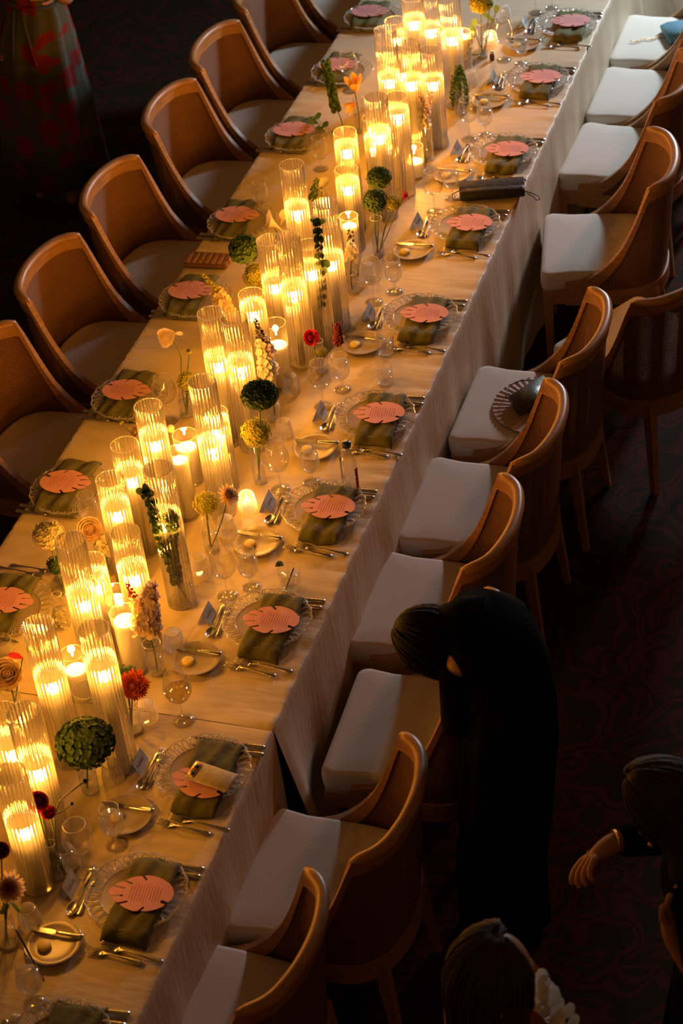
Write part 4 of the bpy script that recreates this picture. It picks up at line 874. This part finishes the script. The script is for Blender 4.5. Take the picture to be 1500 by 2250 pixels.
m = MB(); m.loft([[(r_ * cos(a), r_ * sin(a), z_) for a in [pi * k / 10 for k in range(11)]] for r_, z_ in ((0.002, -.0015), (.019, -.0015), (.019, .0015), (.002, .0015))], True, True)
o = m.build('lime_slice', M['lime_fruit'], loc=(q.x - .036, q.y + .012, ZT + .083)); o.rotation_euler = (1.2, .5, 1.1); tag(o, 'lime slice on the rim of the short clear drink', 'lime')
m = MB(); m.tube([(-.012, -.02, .012), (.016, .006, .088)], .0022, 8); o = m.build('stir_straw', M['straw'], loc=(q.x, q.y, ZT + .001)); tag(o, 'short black straw leaning in the lime drink', 'straw')
q = at(72, 2198); m = MB(); A = above((q.x, q.y), 97, 2155) - V((q.x, q.y, ZT)); T = above((q.x - .03, q.y), 35, 2043) - V((q.x, q.y, ZT))
m.tube([A, T], .0026, 8); o = m.build('long_straw', M['straw'], loc=(q.x, q.y, ZT)); tag(o, 'long black straw leaning in the bottom left goblet', 'straw')
q = at(773, 1082); t = thing('water_bottle', 'clear plastic water bottle with navy cap, half full', 'bottle', (q.x, q.y, ZT + .001)); r = .029
m = MB(); m.lathe([(.0005, .003), (.022, .001), (.028, .006), (r, .02), (r, .13), (.027, .15), (.020, .172), (.0135, .188), (.0125, .200)], 32); m.build('bottle_body', M['clear'], t)
m = MB(); m.lathe([(.0005, .005), (.0265, .006), (r * .95, .02), (r * .95, .062), (.0005, .062)], 28); m.build('water', M['water'], t)
m = MB(); m.lathe([(.0005, .198), (.0155, .198), (.0158, .214), (.0145, .2165), (.0005, .217)], 24); m.build('cap', M['cap'], t)
for a0, a1, z0, z1, mm in ((2.9, 3.75, .055, .150, 'label_blue'), (-.55, .0, .028, .115, 'label_red')):
    m = MB(); m.grid(10, 2, lambda u, v: ((r + .0006) * cos(a0 + (a1 - a0) * u), (r + .0006) * sin(a0 + (a1 - a0) * u), z0 + (z1 - z0) * v)); m.build('label', M[mm], t)
# phone on the plate
c = at(464, 1706, ZT + .052); d_ = at(520, 1706, .81) - at(425, 1676, .81); t = thing('smartphone', 'phone in a pale speckled case lying on the coral menu', 'phone', c); t.rotation_euler = (radians(5), radians(2), atan2(d_.y, d_.x))
m = MB(); m.box((0, 0, 0), (.145, .072, .009), 0, .0035); autosmooth(m.build('case', M['metal_case'], t)); m = MB(); m.box((-.055, 0, .006), (.024, .055, .004), 0, .0019); m.build('camera_bump', M['gold'], t)
for yy in (-.014, .012): m = MB(); m.lathe([(.0005, .0), (.007, .0), (.0075, .002), (.0005, .0025)], 18, (-.055, yy, .0078)); m.build('lens', M['lens'], t)
# black clutch by the far right setting
A, B2 = at(1012, 438), at(1140, 428); c = (A + B2) / 2; ang = atan2(B2.y - A.y, B2.x - A.x)
t = thing('clutch_bag', 'long black satin clutch with cord loops on the right of table', 'bag', (c.x + .01, c.y, ZT + .002), ang); L = .27
m = MB(); m.loft([[(x, (.048 * cos(a)) * k, .028 + .027 * sin(a) * k + (.003 * sin(a * 3))) for a in [2 * pi * j / 16 for j in range(16)]] for x, k in ((-L / 2, .86), (-L / 2 + .01, .97), (0, 1), (L / 2 - .01, .97), (L / 2, .88))]); m.build('pouch', M['black'], t)
m = MB(); m.grid(14, 6, lambda u, v: (-L / 2 + L * u, .046 - .07 * v, .0585 - .012 * v * v + .0008 * sin(u * 30))); m.build('flap', M['black'], t)
m = MB(); m.tube([(-L / 2, .02, .03), (-L / 2 - .03, .012, .02), (-L / 2 - .028, -.015, .010), (-L / 2, -.03, .012)], .0022, 6); m.build('cord', M['strap'], t)
m = MB(); m.tube([(L / 2, -.01, .02), (L / 2 + .03, -.012, .010), (L / 2 + .055, -.03, .004), (L / 2 + .06, -.045, -.004), (L / 2 + .045, -.05, -.004), (L / 2 + .035, -.03, .003), (L / 2 + .01, -.015, .012)], .0022, 6); m.build('cord', M['strap'], t)
# woven tan clutch at left
c = at(460, 578); t = thing('woven_clutch', 'tan woven leather clutch lying between left-hand places', 'bag', (c.x, c.y, ZT + .002), radians(3))
m = MB(); m.box((0, 0, .012), (.185, .095, .022), 0, .006); autosmooth(m.build('body', M['leather'], t)); m = MB(); m.box((0, -.01, .0245), (.187, .078, .004), 0, .0015); autosmooth(m.build('flap', M['leather'], t))
for k in range(7): m = MB(); m.box((-.08 + k * .0267, -.01, .0268), (.0225, .074, .0016), 0, .0006); m.build('leather_strip', M['leather'], t)
m = MB(); m.tube([(.092 + .004 * cos(a), -.015 + .0 * a, .02 + .012 * sin(a)) for a in [2 * pi * k / 12 for k in range(12)]], .003, 6, closed=True); m.build('clasp', M['gold'], t)
# pepper shaker near the top
q = at(1081, 132); t = thing('pepper_shaker', 'tiny dark pepper shaker near the top of the table', 'shaker', (q.x, q.y, ZT + .001)); m = MB(); m.lathe([(.0005, 0), (.011, 0), (.012, .02), (.008, .034)], 16); m.build('jar', M['salt'], t); m = MB(); m.lathe([(.0085, .033), (.009, .040), (.0005, .046)], 16); m.build('cap', M['steel'], t)
# fan and bag on the chair
SZ = .501
t = thing('folding_fan', 'pleated beige fan spread open on a chair seat', 'fan', (.955, 1.05, SZ + .004), radians(96)); m = MB(); N = 34
def fanv(u, v):
    a = radians(-72 + 144 * u); r_ = .075 + .115 * v; k = round(u * N); return (r_ * sin(a), r_ * cos(a), .004 + (.005 if k % 2 else 0) * v)
m.grid(N, 1, fanv); m.grid(N, 1, lambda u, v: (lambda p: (p[0], p[1], p[2] - .0012))(fanv(u, v)), True); m.build('pleated_leaf', M['fan'], t, False)
m = MB()
for k in (0, 1): a = radians(-74 + 148 * k); m.tube([(0, 0, .006), (.19 * sin(a), .19 * cos(a), .006)], .0032, 6)
m.build('guard_stick', M['fan_wood'], t)
for k in range(9): a = radians(-60 + 15 * k); m = MB(); m.tube([(0, 0, .004), (.08 * sin(a), .08 * cos(a), .004)], .002, 5); m.build('fan_stick', M['fan_wood'], t)
t = thing('evening_bag', 'dark green satin bag lying over the pleated fan', 'bag', (.905, 1.07, SZ + .028), radians(58))
m = MB()
m.loft([[(x + .02 * (y_ / .06), y_, z_) for x, y_, z_ in ((-.095, -.055 * k, -h), (.095, -.05 * k, -h), (.10, .06 * k, -h), (-.085, .055 * k, -h))] for h, k in ((.004, 1), (-.010, 1.0), (-.018, .8))]); m.build('body', M['green_leather'], t)
m = MB(); m.tube([(-.08, .05, .012), (-.05, .085, .004), (.0, .115, .0), (.05, .105, .0), (.085, .05, .010)], .0025, 6); m.build('strap', M['fan_wood'], t)
# blue bag with chain on the top chair
t = thing('patterned_pouch', 'blue chevron pouch on the topmost right chair', 'bag', tuple(at(1503, 78, .505)), radians(25)); m = MB()
m.loft([[(x * k, y_ * k, z_) for x, y_ in ((-.10, -.085), (.10, -.085), (.10, .085), (-.10, .085))] for z_, k in ((.0, .95), (.03, 1), (.055, .7))]); m.build('pouch_body', M['chevron'], t)
m = MB()
for k in range(14): c_ = V((-.105 - .012 * k, .015 + .008 * sin(k), .003)); m.tube([c_ + V((.008 * cos(a), .004 * sin(a) * (k % 2), .004 * sin(a) * (1 - k % 2))) for a in [2 * pi * j / 8 for j in range(8)]], .0014, 4, closed=True)
o = m.build('chain_strap', M['gold'], t); o['kind'] = 'stuff'
# small black purse at the seat back
t = thing('black_purse', 'small black purse wedged at the back of a right-hand seat', 'bag', (1.095, -1.46, .515), radians(88)); m = MB(); m.loft([[(x, .016 * k * s_, z_) for x, s_, z_ in ((-.07, -1, -.012), (.07, -1, -.012), (.055, -1, .05), (-.055, -1, .05), (-.055, 1, .05), (.055, 1, .05), (.07, 1, -.012), (-.07, 1, -.012))] for k in (.2, 1)]) if False else m.box((0, 0, .02), (.15, .028, .075), 0, .008)
autosmooth(m.build('purse_body', M['black'], t)); m = MB(); m.box((0, -.002, .06), (.10, .012, .006), 0, .002); m.build('clasp', M['gold'], t)
# ------------------------------------------------------------------ people
def skin_body(name, joints, edges, m, parent, sub=2):
    """one continuous surface grown over a skeleton; joint: (position, radius)"""
    keys = list(joints); me = bpy.data.meshes.new(name); me.from_pydata([tuple(joints[k][0]) for k in keys], [(keys.index(a), keys.index(b)) for a, b in edges], []); me.materials.append(m)
    o = bpy.data.objects.new(name, me); COL.objects.link(o); o.parent = parent
    md = o.modifiers.new('skin', 'SKIN'); md.use_smooth_shade = True
    sv = me.skin_vertices[0].data
    for i, k in enumerate(keys):
        r = joints[k][1]; sv[i].radius = (r, r) if not hasattr(r, '__len__') else r; sv[i].use_root = (i == 0)
    s2 = o.modifiers.new('sub', 'SUBSURF'); s2.levels = sub; s2.render_levels = sub
    dg = bpy.context.evaluated_depsgraph_get(); dg.update(); ev = o.evaluated_get(dg)
    nm = bpy.data.meshes.new_from_object(ev); o.modifiers.clear(); o.data = nm
    if not nm.materials: nm.materials.append(m)
    nm.polygons.foreach_set('use_smooth', [True] * len(nm.polygons)); return o
def hand(J, E, wk, d, n, curl, tag_, side=1):
    """add palm, four unequal bent fingers and a thumb to a skeleton"""
    W_ = J[wk][0]; d = V(d).normalized(); n = V(n); n = (n - d * n.dot(d)).normalized(); s = d.cross(n) * side
    J[tag_ + 'p'] = (W_ + d * .045, .020); E.append((wk, tag_ + 'p'))
    for i, (off, L, c) in enumerate(((.030, .072, .8), (.010, .080, 1.0), (-.010, .074, 1.1), (-.028, .058, 1.2))):
        k0 = tag_ + 'k%d' % i; J[k0] = (W_ + d * (.088 - .004 * i) + s * off, .0115); E.append((tag_ + 'p', k0)); p = J[k0][0]; a = 0; prev = k0
        for j, fr in enumerate((.45, .30, .25)):
            a += curl * c * (.5 + .25 * j); q = p + (d * cos(a) + n * sin(a)) * L * fr + s * off * .12; kk = tag_ + 'f%d%d' % (i, j); J[kk] = (q, (.0088, .0082, .0066)[j]); E.append((prev, kk)); prev = kk; p = q
    t1 = W_ + d * .030 + s * .034; J[tag_ + 't1'] = (t1, .0125); E.append((tag_ + 'p', tag_ + 't1'))
    t2 = t1 + (d * .8 + s * .55 + n * .25).normalized() * .034; J[tag_ + 't2'] = (t2, .0098); E.append((tag_ + 't1', tag_ + 't2'))
    t3 = t2 + (d * .95 + s * .1 + n * .35).normalized() * .028; J[tag_ + 't3'] = (t3, .0078); E.append((tag_ + 't2', tag_ + 't3'))
def head_mesh(m, c, f, u, r=.092):
    """oval head with brow, nose, lips and chin; f = where the face looks"""
    f = V(f).normalized(); u = V(u); u = (u - f * u.dot(f)).normalized(); s = f.cross(u); c = V(c); nu, nv = 40, 28
    def g(a, y, z0, w, h, amt, ya=0): return amt * math.exp(-((ya - a) / w) ** 2 - ((y - z0) / h) ** 2)
    def fn(i, j):
        th = i * 2 * pi; ph = pi * j; y = -cos(ph); rr = sin(ph); a = (th + pi) % (2 * pi) - pi
        w = r * (.84 + .06 * y) * (1 - .16 * max(0, -y) ** 1.3); d = r * (.98 if abs(a) < 1.6 else 1.06); front = max(0, cos(a))
        ex = g(a, y, -.02, .17, .16, .022) + g(a, y, -.16, .14, .09, .012) + g(a, y, .22, .5, .09, .006) - g(abs(a), y, .08, .20, .10, .010, .40) + g(a, y, -.42, .26, .06, .007) + g(a, y, -.50, .24, .05, .005) + g(a, y, -.78, .35, .14, .012) - g(a, y, -.46, .3, .012, .004)
        return c + s * (w * rr * sin(a)) + f * (d * rr * cos(a) * (1 - .05 * front) + ex) + u * (y * r * 1.28)
    m.grid(nu, nv, fn)
    for q in (-1, 1):
        e = c + s * (q * r * .86) + u * (-.01) - f * .008; m.tube([e + u * (.026 * cos(k * pi / 5)) + f * (.014 * sin(k * pi / 5)) * -1 + s * q * (.004 + .006 * sin(k * pi / 5)) for k in range(6)], [.004, .006, .007, .007, .006, .005], 6)
def person(name_label, cat_group, loc): return thing('person', name_label, 'person', loc)
def add_head(t, c, f, u=(0, 0, 1), hair='hair_dark', long_=.0, m_skin='skin', r=.092, part_hair=True):
    mb = MB(); head_mesh(mb, c, f, u, r); mb.build('head', M[m_skin], t)
    f = V(f).normalized(); u_ = V(u); u_ = (u_ - f * u_.dot(f)).normalized(); s = f.cross(u_); c = V(c)
    for q in (-1, 1):
        mb = MB(); mb.ball(c + f * (r * .80) + s * (q * r * .34) + u_ * (r * .10), .0115, 10, 8); mb.build('eye', M['lens'], t)
    rnd = random.Random(int(abs(c.x) * 100))
    for lay in range(3):
        mb = MB(); k_ = 1.06 + .05 * lay
        def hf(i, j):
            a = (i * 2 - 1) * (2.35 - .12 * lay); ph = .02 + j * (1.9 + .25 * long_ * 2); y = cos(min(ph, pi * .62)); rr = sin(min(ph, pi * .62)); back = pi - a
            fr = r * k_ * (1 + .010 * sin(a * 23 + lay + j * 2) * rr + .006 * sin(a * 41 + j * 5))
            p = c + s * (fr * .92 * rr * sin(pi + a)) + f * (fr * 1.02 * rr * cos(pi + a)) + u_ * (y * r * 1.30 * k_)
            if ph > pi * .62: 
                ex = (ph - pi * .62) * .55; p = p + V((0, 0, -1)) * (ex * (1.0 + long_ * 2)) - f * (ex * .05)
            return p
        mb.grid(72, 26, hf); mb.build('hair_layer', M[hair], t)
    mb = MB(); k_ = 1.17
    for q in range(150):
        i0 = rnd.uniform(.03, .97); dr = rnd.uniform(-.04, .04); lift = rnd.uniform(.0, .006); L_ = rnd.uniform(.55, 1.0)
        pts = []
        for w_ in range(9):
            p = hf(i0 + dr * w_ / 8, .06 + .90 * L_ * w_ / 8); pts.append(p + (p - c).normalized() * lift)
        mb.tube(pts, [.0012, .0032, .0036, .0036, .0036, .0034, .003, .0024, .001], 5)
    mb.build('hair_strands', M[hair], t)
def robe(mb, rings, seg=56, fold=.0, nf=9, ph=0):
    R_ = []
    for i, (c, rx, ry) in enumerate(rings):
        k = 1 - i / (len(rings) - 1); R_.append([(c[0] + (rx + fold * k * sin(nf * a + ph) + fold * .5 * k * sin(nf * 2.3 * a)) * cos(a), c[1] + (ry + fold * k * sin(nf * a + ph)) * sin(a), c[2]) for a in [2 * pi * j / seg for j in range(seg)]])
    mb.loft(R_, True)
# figure in black leaning over a chair
t = person('person in long black clothes bending beside a right-hand chair', 0, (1.335, -1.05, 0))
J = {'pel': (V((.04, -.03, .93)), .075), 'wst': (V((.02, .0, 1.05)), .07), 'chs': (V((-.07, .08, 1.17)), .08), 'nk': (V((-.12, .08, 1.20)), .05), 'nk2': (V((-.16, .07, 1.17)), .05),
     'sl': (V((-.07, .20, 1.17)), .05), 'sr': (V((-.10, -.05, 1.15)), .05), 'el': (V((-.09, .24, .96)), .042), 'er': (V((-.12, -.04, .94)), .042), 'wl': (V((-.04, .10, .84)), .027), 'wr': (V((-.04, .02, .82)), .027),
     'hl': (V((.01, .05, .88)), .055), 'hr': (V((.02, -.06, .88)), .055), 'kl': (V((-.01, .07, .48)), .042), 'kr': (V((.02, -.05, .48)), .042), 'al': (V((-.02, .07, .08)), .034), 'ar': (V((-.01, -.03, .08)), .034), 'tl': (V((-.12, .08, .03)), .024), 'tr': (V((-.11, -.03, .03)), .024)}
E_ = [('pel', 'wst'), ('wst', 'chs'), ('chs', 'nk'), ('nk', 'nk2'), ('chs', 'sl'), ('chs', 'sr'), ('sl', 'el'), ('sr', 'er'), ('el', 'wl'), ('er', 'wr'), ('pel', 'hl'), ('pel', 'hr'), ('hl', 'kl'), ('hr', 'kr'), ('kl', 'al'), ('kr', 'ar'), ('al', 'tl'), ('ar', 'tr')]
hand(J, E_, 'wl', (-.1, -.3, -.9), (-1, 0, 0), .5, 'L', 1); hand(J, E_, 'wr', (-.1, .3, -.9), (-1, 0, 0), .5, 'R', -1)
skin_body('body', J, E_, M['skin'], t)
mb = MB(); robe(mb, [((-.04, .02, .02), .13, .17), ((-.04, .02, .30), .13, .17), ((-.01, .01, .60), .135, .17), ((.02, -.0, .88), .135, .165), ((.02, .02, 1.02), .13, .15), ((-.01, .05, 1.12), .135, .16), ((-.05, .08, 1.20), .12, .16), ((-.09, .09, 1.26), .07, .09)], fold=.010); mb.build('dress', M['black_wool'], t)
for sh, el, wr in (((-.07, .19, 1.17), (-.09, .22, .96), (-.07, .12, .85)), ((-.10, -.05, 1.15), (-.12, -.05, .94), (-.07, .03, .83))):
    mb = MB(); mb.tube([sh, tuple((a + b) / 2 for a, b in zip(sh, el)), el, tuple((a + b) / 2 for a, b in zip(el, wr)), wr], [.062, .056, .050, .046, .042], 16); mb.build('sleeve', M['black_wool'], t)
mb = MB(); mb.tube([(-.06, .08, 1.20), (-.11, .08, 1.20), (-.17, .07, 1.17)], [.095, .085, .080], 14); mb.build('scarf', M['black_wool'], t)
add_head(t, (-.19, .06, 1.13), (-.35, .1, -.9), (-1, 0, .35), 'hair_black', .12)
# woman in floral dress, far left
t = person('person in a red floral wrap dress, cut by the top left corner', 0, (-2.03, 3.12, 0))
J = {'pel': (V((.05, -.02, .98)), .125), 'wst': (V((.09, -.04, 1.10)), .095), 'chs': (V((.09, -.05, 1.30)), .12), 'nk': (V((.09, -.05, 1.43)), .05), 'nk2': (V((.09, -.05, 1.50)), .048),
     'sl': (V((-.07, -.01, 1.37)), .052), 'sr': (V((.25, -.08, 1.37)), .052), 'el': (V((-.14, -.02, 1.12)), .04), 'er': (V((.30, -.12, 1.12)), .04), 'wl': (V((-.12, -.10, .92)), .026), 'wr': (V((.31, -.24, 1.22)), .026),
     'hl': (V((-.03, 0, .92)), .09), 'hr': (V((.12, -.03, .92)), .09), 'kl': (V((-.05, 0, .50)), .056), 'kr': (V((.12, -.03, .50)), .056), 'al': (V((-.05, .03, .09)), .036), 'ar': (V((.11, .0, .09)), .036), 'tl': (V((-.07, -.11, .035)), .027), 'tr': (V((.12, -.14, .035)), .027)}
E_ = [('pel', 'wst'), ('wst', 'chs'), ('chs', 'nk'), ('nk', 'nk2'), ('chs', 'sl'), ('chs', 'sr'), ('sl', 'el'), ('sr', 'er'), ('el', 'wl'), ('er', 'wr'), ('pel', 'hl'), ('pel', 'hr'), ('hl', 'kl'), ('hr', 'kr'), ('kl', 'al'), ('kr', 'ar'), ('al', 'tl'), ('ar', 'tr')]
hand(J, E_, 'wl', (0, -.3, -.9), (0, -1, 0), .5, 'L', 1); hand(J, E_, 'wr', (-.2, -.8, .4), (-1, 0, 0), .6, 'R', 1)
skin_body('body', J, E_, M['skin'], t)
mb = MB(); robe(mb, [((.0, .0, .14), .27, .24), ((.01, .0, .40), .245, .22), ((.03, -.01, .68), .21, .19), ((.05, -.02, .88), .185, .165), ((.08, -.03, 1.02), .150, .125), ((.09, -.04, 1.10), .125, .105), ((.09, -.05, 1.22), .15, .125), ((.09, -.05, 1.36), .17, .11), ((.09, -.05, 1.43), .09, .07)], 72, .012, 10, 1.0); mb.build('wrap_dress', M['floral'], t)
mb = MB(); mb.tube([(.09 + .131 * cos(a), -.04 + .111 * sin(a), 1.09 + .01 * sin(a * 2)) for a in [2 * pi * k / 32 for k in range(32)]], .018, 8, closed=True, flat=.5); mb.build('waist_sash', M['floral'], t)
for q in (-.015, .02): mb = MB(); mb.tube([(.05 + q, -.155, 1.08), (.05 + q * 2, -.18, .98), (.05 + q * 3.4, -.20, .82)], [.010, .013, .015], 6, flat=.3); mb.build('sash_tail', M['floral'], t)
for sh, el in (((-.07, -.01, 1.37), (-.13, -.02, 1.17)), ((.25, -.08, 1.37), (.295, -.115, 1.17))):
    mb = MB(); mb.tube([sh, tuple((a + b) / 2 for a, b in zip(sh, el)), el], [.066, .062, .07], 16); mb.build('sleeve', M['floral'], t)
add_head(t, (.09, -.06, 1.60), (.2, -.95, -.1), (0, 0, 1), 'hair_brown', .6)
# woman at the right edge gesturing with both hands
Wp = V((2.03, -1.80, 0))
t = person('person in black at the right edge, light hair, hands raised in front', 0, Wp)
w1 = at(1348, 1850, 1.16) - Wp; w2 = at(1478, 2062, 1.20) - Wp
J = {'pel': (V((.10, .0, .94)), .12), 'wst': (V((.09, .0, 1.07)), .10), 'chs': (V((.03, -.01, 1.26)), .12), 'nk': (V((-.01, -.02, 1.39)), .05), 'nk2': (V((-.03, -.04, 1.45)), .048),
     'sl': (V((-.02, .15, 1.33)), .052), 'sr': (V((.04, -.18, 1.33)), .052), 'el': (V((-.14, .20, 1.14)), .042), 'er': (V((.06, -.22, 1.10)), .042), 'wl': (w1, .027), 'wr': (w2, .026),
     'hl': (V((.09, .08, .90)), .085), 'hr': (V((.10, -.10, .90)), .085), 'kl': (V((.05, .08, .49)), .055), 'kr': (V((.06, -.10, .49)), .055), 'al': (V((.09, .08, .08)), .036), 'ar': (V((.10, -.10, .08)), .036), 'tl': (V((-.06, .09, .03)), .026), 'tr': (V((-.05, -.11, .03)), .026)}
E_ = [('pel', 'wst'), ('wst', 'chs'), ('chs', 'nk'), ('nk', 'nk2'), ('chs', 'sl'), ('chs', 'sr'), ('sl', 'el'), ('sr', 'er'), ('el', 'wl'), ('er', 'wr'), ('pel', 'hl'), ('pel', 'hr'), ('hl', 'kl'), ('hr', 'kr'), ('kl', 'al'), ('kr', 'ar'), ('al', 'tl'), ('ar', 'tr')]
h1 = (at(1290, 1900, 1.13) - at(1348, 1850, 1.16)); hand(J, E_, 'wl', (h1.x, h1.y, -.02), (.25, -.55, -.8), .65, 'L', -1)
hand(J, E_, 'wr', (-.06, .10, .55), (.9, -.5, .1), .22, 'R', 1)
skin_body('body', J, E_, M['skin'], t)
mb = MB(); robe(mb, [((.09, .0, .40), .20, .24), ((.10, .0, .70), .18, .21), ((.10, .0, .92), .155, .19), ((.09, .0, 1.06), .12, .15), ((.06, .0, 1.18), .13, .17), ((.02, -.01, 1.32), .11, .20), ((-.01, -.02, 1.40), .06, .08)], fold=.012); mb.build('dress', M['black_wool'], t)
for sh, el, wr in (((-.02, .16, 1.33), (-.14, .20, 1.14), tuple(V((-.14, .20, 1.14)).lerp(w1, .86))), ((.04, -.19, 1.33), (.06, -.22, 1.10), tuple(V((.06, -.22, 1.10)).lerp(w2, .45)))):
    mb = MB(); mb.tube([sh, tuple((a + b) / 2 for a, b in zip(sh, el)), el, tuple((a + b) / 2 for a, b in zip(el, wr)), wr], [.068, .062, .054, .046, .040], 16); mb.build('sleeve', M['black_wool'], t)
mb = MB(); d_ = (w1 - V((-.14, .20, 1.14))).normalized(); u_ = d_.orthogonal().normalized(); x_ = d_.cross(u_); mb.tube([w1 - d_ * .004 + (u_ * cos(a) + x_ * sin(a)) * .030 for a in [2 * pi * k / 24 for k in range(24)]], .0032, 6, closed=True); mb.build('bracelet', M['gold'], t)
add_head(t, (-.06, -.06, 1.53), (-.7, -.25, -.75), (-.5, 0, 1), 'hair_brown', .3)
mb = MB(); mb.ball(V((-.06, -.06, 1.53)) + V((-.03, -.09, -.04)), .007); mb.build('earring', M['gold'], t)
# woman at the bottom, back of her head to us
t = person('person with long brown hair seen from behind at the bottom edge', 0, (1.68, -2.44, 0))
J = {'pel': (V((.02, 0, .94)), .12), 'wst': (V((.01, 0, 1.06)), .095), 'chs': (V((.0, .0, 1.24)), .115), 'nk': (V((.0, .0, 1.36)), .05), 'nk2': (V((.0, .0, 1.42)), .048),
     'sl': (V((-.11, .12, 1.31)), .05), 'sr': (V((.12, -.10, 1.31)), .05), 'el': (V((-.14, .16, 1.06)), .04), 'er': (V((.17, -.10, 1.06)), .04), 'wl': (V((-.02, .26, .98)), .026), 'wr': (V((.22, .06, 1.0)), .026),
     'hl': (V((-.06, .05, .90)), .085), 'hr': (V((.08, -.05, .90)), .085), 'kl': (V((-.06, .06, .49)), .055), 'kr': (V((.08, -.04, .49)), .055), 'al': (V((-.07, .05, .08)), .036), 'ar': (V((.08, -.06, .08)), .036), 'tl': (V((.0, .16, .03)), .026), 'tr': (V((.15, .05, .03)), .026)}
E_ = [('pel', 'wst'), ('wst', 'chs'), ('chs', 'nk'), ('nk', 'nk2'), ('chs', 'sl'), ('chs', 'sr'), ('sl', 'el'), ('sr', 'er'), ('el', 'wl'), ('er', 'wr'), ('pel', 'hl'), ('pel', 'hr'), ('hl', 'kl'), ('hr', 'kr'), ('kl', 'al'), ('kr', 'ar'), ('al', 'tl'), ('ar', 'tr')]
hand(J, E_, 'wl', (.5, .8, .0), (0, 0, -1), .5, 'L', 1); hand(J, E_, 'wr', (.3, .9, .0), (0, 0, -1), .5, 'R', -1)
skin_body('body', J, E_, M['skin'], t)
mb = MB(); robe(mb, [((.0, .0, .30), .23, .22), ((.01, .0, .60), .20, .19), ((.02, 0, .90), .165, .16), ((.01, 0, 1.06), .12, .12), ((.0, 0, 1.20), .145, .135), ((.0, 0, 1.30), .13, .12)], fold=.012); mb.build('dress', M['rust_dress'], t)
mb = MB(); rnd = random.Random(3)
for k in range(70):
    a = rnd.uniform(-1.6, 1.4); r_ = rnd.uniform(.12, .17); mb.petal((r_ * cos(a), r_ * sin(a), 1.28 + rnd.uniform(-.03, .05)), (cos(a), sin(a), .4), (0, 0, 1), .04, .035, .4)
mb.build('ruffled_collar', M['white_bloom'], t)
add_head(t, (.0, .02, 1.50), (.75, .6, -.15), (0, 0, 1), 'hair_brown', 1.0)
